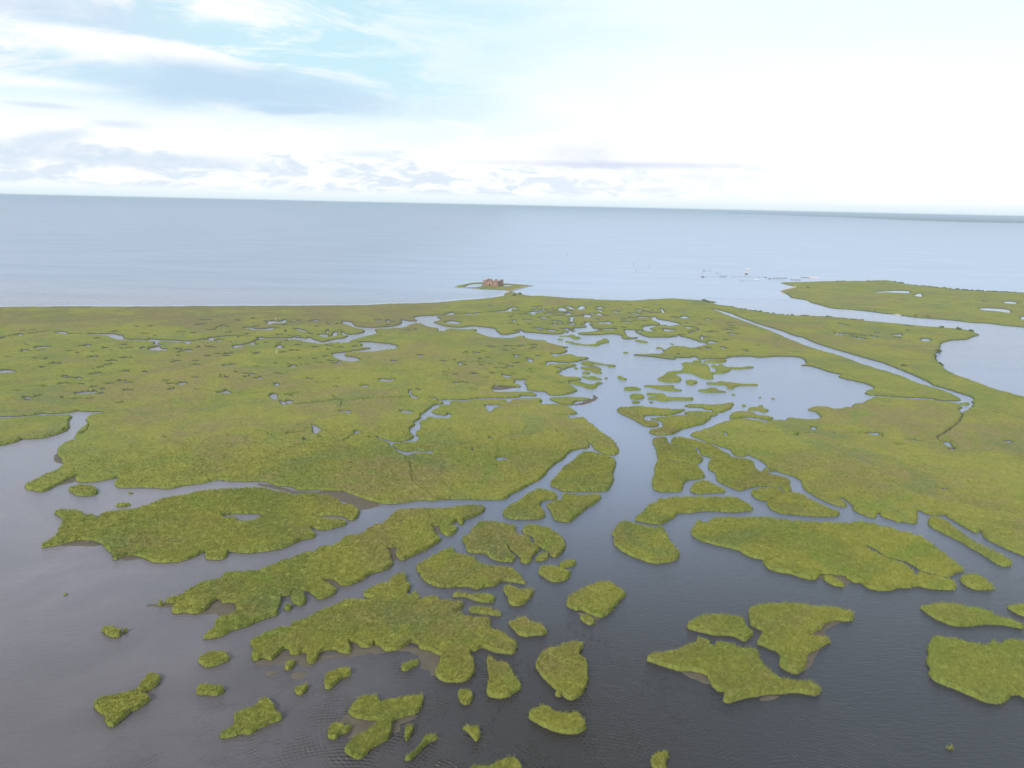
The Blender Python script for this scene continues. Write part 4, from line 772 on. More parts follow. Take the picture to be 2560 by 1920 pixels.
main = smooth_world(parse(MAINLAND), H0 * 0.8, False, 0.55)
ponds = [smooth_world(parse(s), H0 * 0.6, True, 0.45) for s in fix(PONDS)]
for s in fix(CREEKS):
    w, rest = s.split(' ', 1)
    c0 = CROPS[rest.split()[0]]
    ln = smooth_world(parse(rest), 0.0, False, 0.6, closed=False, zfix=False)
    if len(ln) < 3: ln = np.stack([np.linspace(ln[0, k], ln[-1, k], 6) for k in (0, 1)], 1)
    r_ = np.hypot(ln[:, 0], ln[:, 1])
    # picture width taken across the line of sight; never thinner than the mesh can hold
    depth = (r_ ** 2 + CAM_H ** 2) / (CAM_H * FPX) * float(w) * c0[2]
    across = np.hypot(r_, CAM_H) / FPX * float(w) * c0[2]
    d = np.gradient(ln, axis=0); d /= np.linalg.norm(d, axis=1, keepdims=True) + 1e-9
    radial = np.abs((d * ln).sum(1) / r_)
    wid = depth * (1 - radial) * 1.25 + across * radial * 0.8
    wid = np.clip(wid, 0.35, 10.0) * (1 + 0.5 * fbm(ln[:, 0] / 9, ln[:, 1] / 9, 3))
    ponds.append(strip(ln, wid))
# small boggy hollows scattered over the far, broken part of the marsh
for (crop, x0, x1, y0, y1, n) in (('P4', 150, 1750, 300, 600, 85), ('P3', 1000, 2150, 750, 1200, 45), ('P2', 200, 1900, 300, 1100, 75), ('P1', 200, 2200, 380, 1300, 55),
                                  ('P5', 60, 900, 430, 850, 30), ('P6', 100, 900, 400, 700, 10), ('F', 100, 2200, 20, 400, 30), ('H', 200, 2100, 20, 600, 14)):
    for _ in range(n):
        X0, Y0 = gp(crop, rng.uniform(x0, x1), rng.uniform(y0, y1))
        r0 = math.hypot(X0, Y0); w = rng.uniform(1.2, 4.2) * r0 / 500; dp = w * rng.uniform(0.3, 0.9) + 3.2 * (r0 / 500) ** 2
        t = np.linspace(0, 2 * np.pi, 14, endpoint=False)
        rad = 1 + 0.35 * rng.standard_normal(14)
        a = rng.uniform(-0.5, 0.5)
        px_, py_ = w * np.cos(t) * rad, dp * 0.5 * np.sin(t) * rad
        ponds.append(np.stack([X0 + px_ * math.cos(a) - py_ * math.sin(a), Y0 + px_ * math.sin(a) + py_ * math.cos(a)], 1))

def grass_and_bank(name_g, name_b, L, origin, parent=None, bl=None):
    co, q, rn = land_mesh(name_g, L, MG, origin)
    faces = [q]
    bk = L['bk']
    if bl is not None:
        bc, bf, br = bl
        faces.append(bf + len(co)); co = np.concatenate([co, bc]); rn = np.concatenate([rn, br]); bk = np.concatenate([bk, np.full(len(bc), 0.25)])
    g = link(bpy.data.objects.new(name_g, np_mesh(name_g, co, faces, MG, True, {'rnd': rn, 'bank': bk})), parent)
    b = None
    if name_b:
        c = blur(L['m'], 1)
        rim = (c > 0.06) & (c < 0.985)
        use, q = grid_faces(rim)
        z = -0.25 + (0.44 + 0.30 * np.clip((L['r'] - 350) / 250, 0, 1)) * np.clip((c - 0.08) / 0.2, 0, 1) + 0.08 * fbm(L['X'] / 0.8, L['Y'] / 0.8, 8)  # mud raised with distance, its dark tone standing for the shaded grass edge
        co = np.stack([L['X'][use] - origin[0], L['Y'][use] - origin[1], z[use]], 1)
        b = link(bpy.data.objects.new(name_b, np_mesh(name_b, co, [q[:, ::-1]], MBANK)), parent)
    return g, b

L = land(G, [main], ponds, H0)
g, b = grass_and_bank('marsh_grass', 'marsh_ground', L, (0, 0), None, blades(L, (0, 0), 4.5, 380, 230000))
tag(g, 'wide green marsh grass of the mainland, cut by creeks and a straight canal', 'marsh grass', kind='stuff')
tag(b, 'dark wet mud banks along the creeks and ponds, with painted bank shade', kind='structure')

fp = [smooth_world(parse(s), H0 * 0.6, True, 0.4) for s in fix(FAR_PONDS)]
L = land(G, [smooth_world(parse(FAR_RIGHT.replace('\n', ' ')), H0 * 0.8, False, 0.55)], fp, H0)
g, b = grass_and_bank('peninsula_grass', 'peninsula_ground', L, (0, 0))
tag(g, 'low green peninsula beyond the bayou at the far right', 'marsh grass', kind='stuff')
tag(b, 'dark wet mud banks of the far right peninsula, with painted bank shade', kind='structure')

# ---------------------------------------------------------------- marsh islands
GN = Polar(dth=1 / 1100.0, k=0.33, r1=760.0)
for label, outline, hole in ISLANDS:
    P = parse(outline)
    ctr = smooth_world(P, 0.5, False, 0)
    near = np.hypot(ctr[:, 0], ctr[:, 1]).min()
    size = np.ptp(ctr[:, 0])
    H = 1.15 if near < 330 else 1.0
    if size < 5: H *= 0.8
    w = smooth_world(P, H * 0.85, False, 0.5 if size > 6 else 0.25)
    subs = [smooth_world(parse(hole), 0.5, True, 0.4)] if hole else []
    ox, oy = float(w[:, 0].mean()), float(w[:, 1].mean())
    L = land(GN, [w], subs, H, 1.0 if near < 330 else 0.8)
    bl = blades(L, (ox, oy), 8.5, 420, 70000)
    if near < 430:
        root = link(bpy.data.objects.new('marsh_island', None)); root.location = (ox, oy, 0)
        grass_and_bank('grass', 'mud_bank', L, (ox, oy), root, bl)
    else:
        root, _ = grass_and_bank('marsh_island', None, L, (ox, oy), None, bl)
        root.location = (ox, oy, 0)
    tag(root, label, 'grass island', 'grass islands scattered in the marsh channels')

# ---------------------------------------------------------------- mudflats just awash
GM = Polar(dth=1 / 700.0, k=0.5, r1=760.0)
adds = [smooth_world(parse(s), 0, False, 0.8, zfix=False) for s in fix(MUD)]
c, u0, v0 = coverage(GM, adds, [])
cb = blur(c, 3)
U, V = np.meshgrid(np.arange(c.shape[1]) + u0, np.arange(c.shape[0]) + v0)
X_, Y_ = GM.xy(U.astype(float), V.astype(float))
z = -0.10 + 0.15 * cb + 0.13 * fbm(X_ / 2.2, Y_ / 2.2, 51, 4)
use, q = grid_faces(cb > 0.05)
me = np_mesh('mud_flat', np.stack([X_[use], Y_[use], z[use]], 1), [q[:, ::-1]], MMUD)
tag(link(bpy.data.objects.new('mud_flat', me)), 'brown mudflats just awash beside the grass islands', kind='structure')

# ---------------------------------------------------------------- fort islet
def qpoly(s, crop='Q'):
    return np.array([gp(crop, *map(float, t.split(','))) for t in s.split()])
ring = qpoly('170,384 240,352 380,325 500,300 650,274 860,268 1100,272 1400,292 1600,306 1950,334 2110,348 2000,366 1900,392 1700,440 1600,466 1545,486 1460,452 1300,446 1000,437 800,432 500,408')
pool = qpoly('385,386 450,355 520,325 640,300 860,297 1100,300 1390,318 1560,328 1700,346 1600,360 1390,374 860,380 760,390 630,402 450,397')
pad = qpoly('800,400 850,345 875,312 1150,308 1385,316 1420,372 1300,400')
x0, y0 = ring.min(0) - 6; x1, y1 = ring.max(0) + 6
GF = Cart(x0, y0, x1, y1, 0.75)
fx, fy = gp('Q', 1150, 410)
def tall(X, Y):                                      # reeds stand high in front of the fort
    return 1.6 * np.exp(-((X - fx) / 20) ** 2 - ((Y - fy) / 13) ** 2) * (0.7 + 0.9 * fbm(X / 2.5, Y / 2.5, 3))
c_pool = coverage(GF, [pool], [pad])
poolp = pool
L = land(GF, [ring], [pool], 0.75, 0.7, tall)
Lp = land(GF, [pad], [], 0.8, 0.4)
ox, oy = float(ring[:, 0].mean()), float(ring[:, 1].mean())
root = link(bpy.data.objects.new('fort_islet', None)); root.location = (ox, oy, 0)
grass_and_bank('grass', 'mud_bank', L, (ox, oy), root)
co, q, rn = land_mesh('fort_ground', Lp, MG, (ox, oy))
link(bpy.data.objects.new('ground_pad', np_mesh('ground_pad', co, [q], MG, True, {'rnd': rn})), root)
tag(root, 'narrow diamond shaped ring of grassy bank around the ruined brick fort', 'islet')

def rock_ridge(name, pts, width, height, mat, label, cat, seed=1):
    ln = []
    for a, b in zip(pts[:-1], pts[1:]):
        k = max(2, int(np.hypot(*(b - a)) / 1.2)); ln += [a + (b - a) * t for t in np.arange(k) / k]
    ln = np.array(ln + [pts[-1]])
    d = np.gradient(ln, axis=0); d /= np.linalg.norm(d, axis=1, keepdims=True); n = np.stack([-d[:, 1], d[:, 0]], 1)
    S = np.linspace(-1, 1, 9); co = []
    o = ln.mean(0)
    for s in S:
        p = ln + n * s * width / 2
        z = height * (1 - s * s) + 0.9 * height * fbm(p[:, 0] / 1.1, p[:, 1] / 1.1, seed) - 0.15
        co.append(np.stack([p[:, 0] - o[0], p[:, 1] - o[1], z], 1))
    m_, k_ = len(ln), len(S); co = np.concatenate(co)
    j, i = np.meshgrid(np.arange(k_ - 1), np.arange(m_ - 1)); j, i = j.ravel(), i.ravel()
    q = np.stack([j * m_ + i, (j + 1) * m_ + i, (j + 1) * m_ + i + 1, j * m_ + i + 1], 1)
    ob = link(bpy.data.objects.new(name, np_mesh(name, co, [q], mat, False))); ob.location = (o[0], o[1], 0)
    return tag(ob, label, cat)
rock_ridge('rock_breakwater', qpoly('165,382 300,396 500,408 800,432'), 3.6, 0.9, MROCK, 'thin line of grey rocks along the left front edge of the fort islet', 'breakwater')
rock_ridge('rock_breakwater', qpoly('1545,490 1620,466 1710,440 1900,390 2000,362 2115,348'), 9.0, 1.1, MROCK, 'wide grey rock breakwater running out to the right point of the fort islet', 'breakwater', 2)

def sheet(name, pts, z, mat, label):
    g_ = Cart(pts[:, 0].min() - 3, pts[:, 1].min() - 3, pts[:, 0].max() + 3, pts[:, 1].max() + 3, 0.7)
    c, u0, v0 = coverage(g_, [pts], []); c = blur(c, 2)
    U, V = np.meshgrid(np.arange(c.shape[1]) + u0, np.arange(c.shape[0]) + v0)
    X_, Y_ = g_.xy(U.astype(float), V.astype(float))
    use, q = grid_faces(c > 0.05)
    zz = -0.2 + (z + 0.2) * np.clip(c * 1.6, 0, 1) + 0.12 * fbm(X_ / 3, Y_ / 3, 61)
    ob = link(bpy.data.objects.new(name, np_mesh(name, np.stack([X_[use], Y_[use], zz[use]], 1), [q], mat)))
    return tag(ob, label, kind='structure')
sheet('sand_path', qpoly('1425,522 1470,500 1500,474 1540,482 1550,496 1510,520 1510,545 1480,556 1450,556'), 0.9, MSAND, 'pale sandy spit joining the marsh to the fort islet')
sheet('sand_beach', qpoly('1430,36 1500,22 1640,70 1600,95 1500,122 1490,160 1465,160 1430,125 1500,104 1585,86 1600,76 1560,62', 'P5'), 0.7, MSAND, 'pinkish shell beach on the tip of the far right peninsula')
sheet('sand_bar', qpoly('728,398 740,390 795,398 800,410 760,408', 'P6'), 0.9, MSAND, 'pale sand on the far bank of the bayou')

# thin line of small surf and pale shallows along the left hand coast
cl = smooth_world(parse('P1 -900,172 0,168 500,164 1040,160 1500,163 2150,160 P2 600,156 1000,155 1600,151 2200,145 P3 400,270 900,256 1200,232 1550,204 1700,184 1745,172'), 0, False, 0.8, closed=False, zfix=False)
cl = cl * (1 + 3.0 / np.hypot(cl[:, 0], cl[:, 1]))[:, None]
sw = 4.0 + 8.0 * fbm(cl[:, 0] / 25, cl[:, 1] / 25, 12)
st = strip(cl, np.maximum(sw, 0.4)); n_ = len(cl)
co = np.column_stack([st, np.full(len(st), 0.03)])
q = np.array([(i, i + 1, 2 * n_ - 2 - i, 2 * n_ - 1 - i) for i in range(n_ - 1)])
tag(link(bpy.data.objects.new('surf_line', np_mesh('surf_line', co, [q], MFOAM))), 'thin pale line of surf along the left hand coast', kind='structure')

# ---------------------------------------------------------------- the fort
from mathutils.geometry import tessellate_polygon
def extrude_profile(name, outer, holes, thick, mat, parent, M4):
    """a wall: outline (u, z) with openings, given a thickness along its own +y"""
    loops = [[Vector((a, 0, b)) for a, b in outer]] + [[Vector((a, 0, b)) for a, b in h] for h in holes]
    tris = tessellate_polygon(loops)
    flat = [v for l in loops for v in l]; n = len(flat)
    co = [(v.x, 0, v.z) for v in flat] + [(v.x, thick, v.z) for v in flat]
    f = [tuple(t) for t in tris] + [tuple(i + n for i in reversed(t)) for t in tris]
    k = 0
    for l in loops:
        for i in range(len(l)):
            a, b = k + i, k + (i + 1) % len(l); f.append((a, b, b + n, a + n))
        k += len(l)
    me = bpy.data.meshes.new(name); me.from_pydata(co, [], f); me.materials.append(mat); me.update()
    o = link(bpy.data.objects.new(name, me), parent); o.matrix_local = M4
    return o
def slit(u, z, w=0.7, h=1.5): return [(u, z), (u + w, z), (u + w, z + h), (u, z + h)]
def arch(u0, u1, z0, z1, n=8):
    r = (u1 - u0) / 2; c = (u0 + u1) / 2
    return [(u0, z0), (u1, z0)] + [(c + r * math.cos(t), z1 - r + r * math.sin(t)) for t in np.linspace(0, math.pi, n)]
fx, fy = gp('Q', 1250, 380)
al = R(19.5); S_ = 24.0
fort = link(bpy.data.objects.new('ruined_fort', None)); fort.location = (fx, fy, 0.35); fort.rotation_euler = (0, 0, -al)
# local frame: the near right corner is the origin, -x runs along the front, +y along the right side
tag(fort, 'square ruined brick fort with broken wall tops and an arched doorway', 'fort')
def T(x, y, rz): return Matrix.Translation((x, y, 0)) @ Matrix.Rotation(rz, 4, 'Z')
front = [(0, 0), (24, 0), (24, 9.2), (22.6, 9.5), (20.4, 9.1), (18.6, 9.6), (17.3, 9.3), (17.1, 7.4), (15.6, 7.0), (14.2, 7.5), (13.7, 9.6), (12.4, 10.1), (10.4, 9.9), (8.6, 10.2), (8.3, 7.6), (7.0, 7.2), (6.7, 9.0), (4.6, 8.9), (3.2, 8.7), (0.8, 8.5), (0, 8.3)]
wf = extrude_profile('front_wall', front, [arch(9.3, 11.9, 0.02, 4.4), slit(2.2, 3.6), slit(4.9, 4.6), slit(15.0, 3.4), slit(17.9, 5.6), slit(20.9, 3.6), slit(22.0, 6.0), slit(10.2, 7.4, 0.9, 1.2), slit(19.0, 7.6, 0.9, 0.9), slit(4.2, 7.0, 0.8, 0.9)], 1.4, MBRICK, fort, T(-24, 0, 0))
side = [(0, 0), (21.2, 0), (21.2, 9.0), (19.5, 9.3), (17.5, 9.0), (15.5, 8.7), (14.8, 8.5), (12.2, 8.4), (11.5, 8.6), (7.5, 8.4), (6.6, 8.0), (4.5, 7.9), (3.8, 8.7), (1.6, 8.8), (0, 9.0)]
sh = [slit(3, 3.6), slit(6.8, 3.6), slit(10.6, 3.6), slit(14.4, 3.6), slit(18, 3.6), slit(9, 6.2, 0.7, 1), slit(17, 6.4, 0.7, 1)]
extrude_profile('side_wall', side, sh, 1.4, MBRICK, fort, T(0, 1.402, math.pi / 2))
extrude_profile('side_wall', side, sh, 1.4, MBRICK, fort, T(-22.6, 1.402, math.pi / 2))
back = [(0, 0), (24, 0), (24, 8.9), (20, 9.0), (19, 6.5), (15, 6.3), (14, 8.7), (10.5, 8.8), (9.8, 6.6), (6, 6.2), (5.3, 8.8), (0, 8.6)]
extrude_profile('back_wall', back, [slit(4, 3.6), slit(11, 3.2, 1.6, 2.4), slit(19, 3.6)], 1.4, MBRICK, fort, T(-24, 22.604, 0))
sur = [(7.9, 0), (9.3, 0)] + [(10.6 - 1.3 * math.cos(t), 3.1 + 1.3 * math.sin(t)) for t in np.linspace(0, math.pi, 9)] + [(11.9, 0), (13.3, 0), (13.3, 5.3), (10.6, 5.7), (7.9, 5.3)]
extrude_profile('door_surround', sur, [], 0.25, MSTONE, fort, T(-24, -0.252, 0))
def boxmesh(name, x0, x1, y0, y1, z0, z1, mat, parent):
    co = [(x, y, z) for z in (z0, z1) for y in (y0, y1) for x in (x0, x1)]
    f = [(0, 2, 3, 1), (4, 5, 7, 6), (0, 1, 5, 4), (2, 6, 7, 3), (0, 4, 6, 2), (1, 3, 7, 5)]
    me = bpy.data.meshes.new(name); me.from_pydata(co, [], f); me.materials.append(mat)
    return link(bpy.data.objects.new(name, me), parent)
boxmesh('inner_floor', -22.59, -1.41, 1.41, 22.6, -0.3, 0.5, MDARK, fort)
boxmesh('inner_partition', -22.58, -1.42, 8.0, 9.0, 0.5, 5.9, MBRICK, fort)
for x in (-24.15, -0.75):                            # worn corner piers
    boxmesh('corner_pier', x, x + 0.9, -0.2, 0.9, 0, 7.3, MBRICK, fort)

# ---------------------------------------------------------------- beacon, posts, old pier
def lathe(name, prof, mat, parent, n=14):
    co, f = [], []
    for r_, z_ in prof: co += [(r_ * math.cos(2 * math.pi * i / n), r_ * math.sin(2 * math.pi * i / n), z_) for i in range(n)]
    for k in range(len(prof) - 1):
        for i in range(n):
            a, b = k * n + i, k * n + (i + 1) % n; f.append((a, b, b + n, a + n))
    f.append(tuple(range(n))[::-1]); f.append(tuple((len(prof) - 1) * n + i for i in range(n)))
    me = bpy.data.meshes.new(name); me.from_pydata(co, [], f); me.materials.append(mat); me.update()
    return link(bpy.data.objects.new(name, me), parent)
bx_, by_ = gp('R', 938, 250)
be = link(bpy.data.objects.new('lighthouse', None)); be.location = (bx_, by_, 0); be.rotation_euler = (0, R(9), 0)
tag(be, 'small pale leaning lighthouse on a brown base behind the pier stumps', 'lighthouse')
lathe('base', [(2.6, -1.0), (2.5, 1.8), (2.2, 2.1)], MDARK, be, 8)
lathe('tower', [(1.35, 2.1), (1.25, 5.0), (1.1, 8.0)], MPALE, be)
lathe('gallery', [(1.9, 8.0), (2.0, 8.15), (2.0, 8.5), (1.9, 8.6)], MROCK, be)
lathe('lantern', [(1.5, 8.6), (1.5, 10.4), (1.0, 11.2), (0.15, 11.6)], MWHITE, be)

def pile_mesh(name, rad, h):
    n = 7; co = [(rad * s * math.cos(2 * math.pi * i / n), rad * s * math.sin(2 * math.pi * i / n), z) for s, z in ((1.1, -1.2), (1.0, 0.5), (0.92, h)) for i in range(n)]
    f = [(k * n + i, k * n + (i + 1) % n, (k + 1) * n + (i + 1) % n, (k + 1) * n + i) for k in range(2) for i in range(n)] + [tuple(range(2 * n, 3 * n))]
    me = bpy.data.meshes.new(name); me.from_pydata(co, [], f); me.materials.append(MWOOD); return me
pm = {h: pile_mesh('piling', 0.26, h) for h in (1.4, 2.2, 3.2, 5.0, 7.0)}
def pile(crop, x, y, h, label, group, lean=2, name='piling', cat='piling'):
    X0, Y0 = gp(crop, x, y)
    o = link(bpy.data.objects.new(name, pm[h])); o.location = (X0, Y0, 0)
    o.rotation_euler = (R(rng.normal(0, lean)), R(rng.normal(0, lean)), rng.uniform(0, 6))
    return tag(o, label, cat, group)
for x in range(690, 1220, 52):
    for k in (-9, 8):
        pile('R', x + k + rng.normal(0, 3), 296 + rng.normal(0, 3) + (x - 690) * 0.012, 2.2, 'paired stump in the long row in front of the leaning lighthouse', 'paired pier stumps')
for x in (228, 238, 258, 290, 320, 345, 370, 395, 425, 455, 475):
    pile('R', x, 292 + rng.normal(0, 3), 1.4, 'short stump in the line right of the leftmost dark block', 'short stumps at the left end of the pier')
for x in np.linspace(492, 602, 14):
    pile('R', x + rng.normal(0, 4), 294 + rng.normal(0, 7), 2.2, 'stump in the thick cluster at the left part of the pier', 'clustered stumps left', 5)
for x in np.linspace(1390, 1640, 30):
    pile('R', x + rng.normal(0, 5), 325 + rng.normal(0, 8), 2.2, 'stump in the long dense cluster near the peninsula', 'dense stumps near the peninsula', 5)
for x in (835, 850, 872, 890, 915, 955, 975, 1000, 1020, 1060, 1100, 1140):
    pile('R', x, 366 + rng.normal(0, 4), 1.4, 'low stump in the nearer broken row below the lighthouse', 'nearer broken row of stumps')
for x in (1300, 1350, 1400, 1430, 1480, 1530, 1570, 1620, 1680, 1710, 1900, 1930, 1990, 2010):
    pile('R', x, (372 if x < 1640 else 330) + rng.normal(0, 4), 1.4, 'scattered low stump close to the tip of the peninsula', 'scattered stumps by the peninsula')
for x, y in ((188, 205), (202, 200), (220, 206), (228, 206), (285, 208), (325, 214)):
    pile('R', x, y, 5.0, 'tall leaning post in the small group left of the lighthouse', 'tall posts beyond the pier', 7)
for x, y in ((425, 243), (447, 240), (482, 243)):
    pile('R', x, y, 3.2, 'faint post between the tall leaning posts and the lighthouse', 'faint posts beyond the pier', 3)
for x, y, h, lab in ((215, 220, 7.0, 'lone post far out in the bay above the fort, leftmost of the four'), (1122, 355, 7.0, 'upper one of two lone posts in the bay right of the fort'),
                     (1162, 445, 7.0, 'lower one of two lone posts in the bay right of the fort'), (1342, 395, 5.0, 'short lone post right of the two lone posts in the bay')):
    pile('S', x, y, h, lab, 'lone posts standing in the bay', 1, 'channel_post', 'post')

def slab(name, crop, x, y, w, d, h, mat, label, cat, seed=0):
    """a broken pier block or rock heap: lumpy, chamfered and uneven"""
    X0, Y0 = gp(crop, x, y); n, k = 15, 7
    g_ = np.stack(np.meshgrid(np.linspace(-1, 1, n), np.linspace(-1, 1, k)), -1).reshape(-1, 2)
    e = np.clip(3.5 * (1 - np.maximum(np.abs(g_[:, 0]), np.abs(g_[:, 1]))), 0, 1)
    z = -0.6 + (h + 0.6) * e * (0.75 + 0.6 * (fbm(g_[:, 0] * 4 + seed, g_[:, 1] * 3, seed) + 0.3))
    co = np.stack([g_[:, 0] * w / 2, g_[:, 1] * d / 2, z], 1)
    j, i = np.meshgrid(np.arange(k - 1), np.arange(n - 1)); j, i = j.ravel(), i.ravel()
    q = np.stack([j * n + i, j * n + i + 1, (j + 1) * n + i + 1, (j + 1) * n + i], 1)
    o = link(bpy.data.objects.new(name, np_mesh(name, co, [q], mat, False))); o.location = (X0, Y0, 0)
    return tag(o, label, cat)
slab('pier_block', 'R', 183, 300, 6.5, 5, 1.8, MWOOD, 'dark block at the left end of the ruined pier', 'pier remains', 1)
slab('pier_block', 'R', 1272, 302, 5, 5, 1.2, MWOOD, 'small dark block right of the paired stumps', 'pier remains', 2)
slab('pier_block', 'R', 1340, 328, 6, 5, 1.3, MWOOD, 'dark block just left of the dense stump cluster', 'pier remains', 3)
slab('stranded_slab', 'R', 1118, 337, 8, 4, 0.8, MWHITE, 'pale flat slab lying among the pier stumps', 'slab', 4)
slab('rock_heap', 'R', 1730, 350, 5, 5, 1.5, MROCK, 'small dark rock heap right of the dense stump cluster', 'rocks', 5)
slab('rock_heap', 'R', 1825, 353, 12, 6, 1.7, MROCK, 'long dark rock heap nearest the peninsula beach', 'rocks', 6)
slab('rock_heap', 'R', 1950, 308, 20, 6, 1.2, MROCK, 'thin grey line of rocks beyond the peninsula tip', 'rocks', 7)
slab('rock_heap', 'R', 2060, 308, 7, 6, 1.8, MPALE, 'peach coloured rock heap beyond the peninsula tip', 'rocks', 8)
slab('rock_heap', 'R', 2130, 308, 12, 6, 2.0, MPALE, 'long pinkish rock heap at the right end of the rock line', 'rocks', 9)

# pale survey stakes in the marsh
sm = bpy.data.meshes.new('stake'); sm.from_pydata([(-.12, -.12, 0), (.12, -.12, 0), (.12, .12, 0), (-.12, .12, 0), (-.1, -.1, 4), (.1, -.1, 4), (.1, .1, 4), (-.1, .1, 4), (0, 0, 4.25)], [],
    [(0, 1, 5, 4), (1, 2, 6, 5), (2, 3, 7, 6), (3, 0, 4, 7), (4, 5, 8), (5, 6, 8), (6, 7, 8), (7, 4, 8)]); sm.materials.append(MWHITE)
for crop, x, y, lab in (('P5', 2080, 648, 'pale stake by the little pond right of the straight canal'), ('P2', 1160, 720, 'pale stake in the marsh below the left hand creek'), ('P2', 1152, 332, 'pale stake on the edge of a far left pond')):
    X0, Y0 = gp(crop, x, y); o = link(bpy.data.objects.new('stake', sm)); o.location = (X0, Y0, 0.2); tag(o, lab, 'stake')

# ---------------------------------------------------------------- shrubs
def shrub_mesh(k):
    r2 = np.random.default_rng(k); n = 420
    d = r2.standard_normal((n, 3)); d /= np.linalg.norm(d, axis=1, keepdims=True); d[:, 2] = np.abs(d[:, 2])
    lob = 1 + 0.45 * np.sin(3.1 * d[:, 0] + k) * np.cos(2.7 * d[:, 1] - k)
    c = d * (0.55 + 0.45 * r2.random((n, 1))) * lob[:, None] * np.array([2.4, 2.0, 1.9])
    co = []
    for p in c:
        s = r2.uniform(0.25, 0.5)
        for _ in range(3): co.append(p + r2.standard_normal(3) * s * 0.7)
    f = np.arange(len(co)).reshape(-1, 3)
    st = [(math.cos(a) * .15, math.sin(a) * .15, z) for z in (-.1, 1.4) for a in (0, 2.1, 4.2)]
    co = np.array(co); b = len(co); co = np.concatenate([co, np.array(st)])
    q = np.array([(b, b + 1, b + 4, b + 3), (b + 1, b + 2, b + 5, b + 4), (b + 2, b, b + 3, b + 5)])
    return np_mesh('shrub', co, [f, q], MSHRUB, False)
SM = [shrub_mesh(k) for k in range(4)]
def shrub(crop, x, y, s, label, group=None):
    X0, Y0 = gp(crop, x, y); o = link(bpy.data.objects.new('shrub', SM[rng.integers(4)])); o.location = (X0, Y0, 0.5)
    o.scale = (s * rng.uniform(0.8, 1.4), s * rng.uniform(0.8, 1.3), s * rng.uniform(0.7, 1.1)); o.rotation_euler = (0, 0, rng.uniform(0, 6)); return tag(o, label, 'shrub', group)
def shore_row(crop, pts, n, s, off, label, group):
    P = np.array(pts, float); t = np.sort(rng.random(n)) * (len(P) - 1)
    for v in t:
        i = min(int(v), len(P) - 2); p = P[i] + (P[i + 1] - P[i]) * (v - i)
        shrub(crop, p[0], p[1] + off + abs(rng.normal(0, 4)), s * rng.uniform(0.6, 1.2), label, group)
shore_row('P6', [(720, 15), (900, 50), (1100, 68), (1300, 90), (1500, 108), (1700, 122), (1900, 130), (2212, 142)], 62, 0.95, 9, 'dark shrub in the low row along the far coast at right', 'shrubs along the far right coast')
shore_row('P6', [(0, 10), (300, 8), (640, 5)], 14, 0.9, 10, 'low shrub on the sandy far end of the peninsula', 'shrubs on the peninsula point')
shore_row('P5', [(860, 300), (1000, 330), (1200, 362), (1350, 385), (1550, 405), (1750, 410), (1980, 420), (2200, 440), (2400, 462)], 40, 0.75, 8, 'small shrub along the near bank of the bayou', 'shrubs on the near bank of the bayou')
shore_row('P6', [(0, 320), (200, 335), (400, 355), (600, 380)], 14, 0.6, -6, 'small shrub along the far bank of the bayou, left part', 'shrubs on the far bank, left')
shore_row('P6', [(800, 405), (1000, 428), (1180, 438)], 10, 0.8, -8, 'small shrub beside the pale sand on the far bank', 'shrubs on the far bank by the sand')
shore_row('P6', [(1190, 880), (1200, 925), (1240, 965), (1265, 990)], 9, 0.6, 0, 'dark shrub on the shore of the right hand bay', 'shrubs on the bay shore')
for crop, x, y, s, lab in (('P6', 1260, 556, 1.0, 'lone shrub on the bayou point, leftmost of three clumps'), ('P6', 1455, 578, 1.3, 'middle shrub clump on the bayou point'), ('P6', 1605, 598, 1.4, 'shrub clump nearest the tip of the bayou point'),
                           ('P6', 1225, 830, 1.0, 'shrub on the little spit in the right hand bay'), ('P5', 1750, 92, 1.3, 'dark shrub patch inland from the pink beach'), ('P4', 210, 185, 1.2, 'left shrub of the pair by the sandy spit'),
                           ('P4', 275, 172, 1.3, 'right shrub of the pair by the sandy spit'), ('P5', 560, 248, 1.3, 'shrub at the head of the straight canal, left one'), ('P5', 600, 262, 1.3, 'shrub at the head of the straight canal, right one'), ('P6', 830, 1000, 1.0, 'shrub beside the canal in its lower reach')):
    shrub(crop, x, y, s, lab)

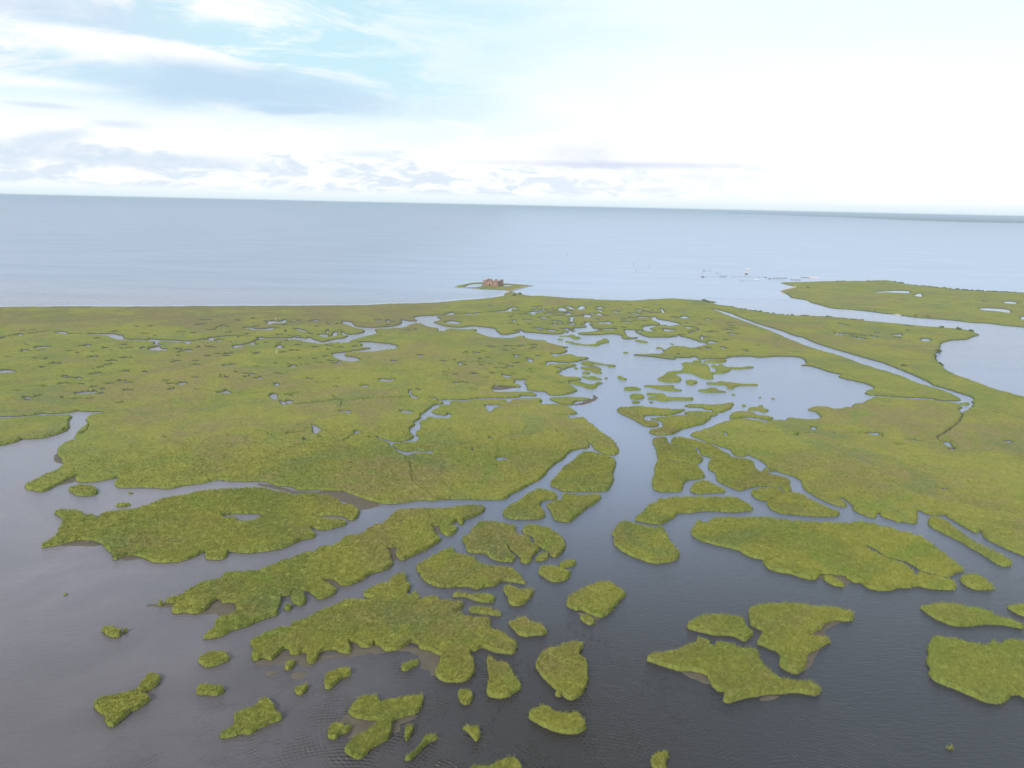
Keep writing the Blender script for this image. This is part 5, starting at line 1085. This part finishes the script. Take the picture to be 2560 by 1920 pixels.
# ---------------------------------------------------------------- far shores on the horizon
def far_shore(name, lower, label, h=3.5):
    pts = [ground(x, y) for x, y in lower]; a = np.array(pts, float)
    k = 24; P = np.array([a[0] * (1 - t) + a[-1] * t for t in (0, 1)])
    t = np.linspace(0, len(a) - 1, 160); lo = np.stack([np.interp(t, np.arange(len(a)), a[:, i]) for i in (0, 1)], 1)
    rad = np.hypot(lo[:, 0], lo[:, 1]); hi = lo / rad[:, None] * 59900
    rows = [lo, lo * (1 + 8 / rad[:, None]), lo * (1 + 300 / rad[:, None]), lo * 0.5 + hi * 0.5, hi]
    zs = [-0.5, h, h + 2, h + 1, h]
    co = np.concatenate([np.column_stack([r_, z_ + (fbm(r_[:, 0] / 40, r_[:, 1] / 40, 4) * 3 if i else 0) + np.zeros(len(r_))]) for i, (r_, z_) in enumerate(zip(rows, zs))])
    m_ = len(lo); j, i = np.meshgrid(np.arange(len(rows) - 1), np.arange(m_ - 1)); j, i = j.ravel(), i.ravel()
    q = np.stack([j * m_ + i, j * m_ + i + 1, (j + 1) * m_ + i + 1, (j + 1) * m_ + i], 1)
    tag(link(bpy.data.objects.new(name, np_mesh(name, co, [q[:, ::-1]], MFAR))), label, kind='structure')
def tpt(x, y): s = 860 / 2212; return (1700 + x * s, 440 + y * s)
far_shore('distant_shore', [tpt(300, 241), tpt(600, 249), tpt(800, 258), tpt(1100, 268), tpt(1400, 282), tpt(1700, 293), tpt(1900, 298), tpt(2212, 303), (2900, 572), (3600, 600)], 'long low grey shore on the horizon at right')

# ---------------------------------------------------------------- haze over the whole place
me = bpy.data.meshes.new('haze')
B_ = 60500
me.from_pydata([(x, y, z) for z in (-2.0, 127.0) for y in (-B_, B_) for x in (-B_, B_)], [], [(0, 2, 3, 1), (4, 5, 7, 6), (0, 1, 5, 4), (2, 6, 7, 3), (0, 4, 6, 2), (1, 3, 7, 5)])
m, nt, o = new_mat('haze')
pv = N(nt, 'ShaderNodeVolumePrincipled', inp={'Color': (0.70, 0.85, 1.0, 1), 'Density': HAZE, 'Anisotropy': 0.0})
nt.links.new(pv.outputs[0], o.inputs['Volume']); me.materials.append(m)
tag(link(bpy.data.objects.new('haze', me)), 'thin pale haze over the bay', kind='stuff')
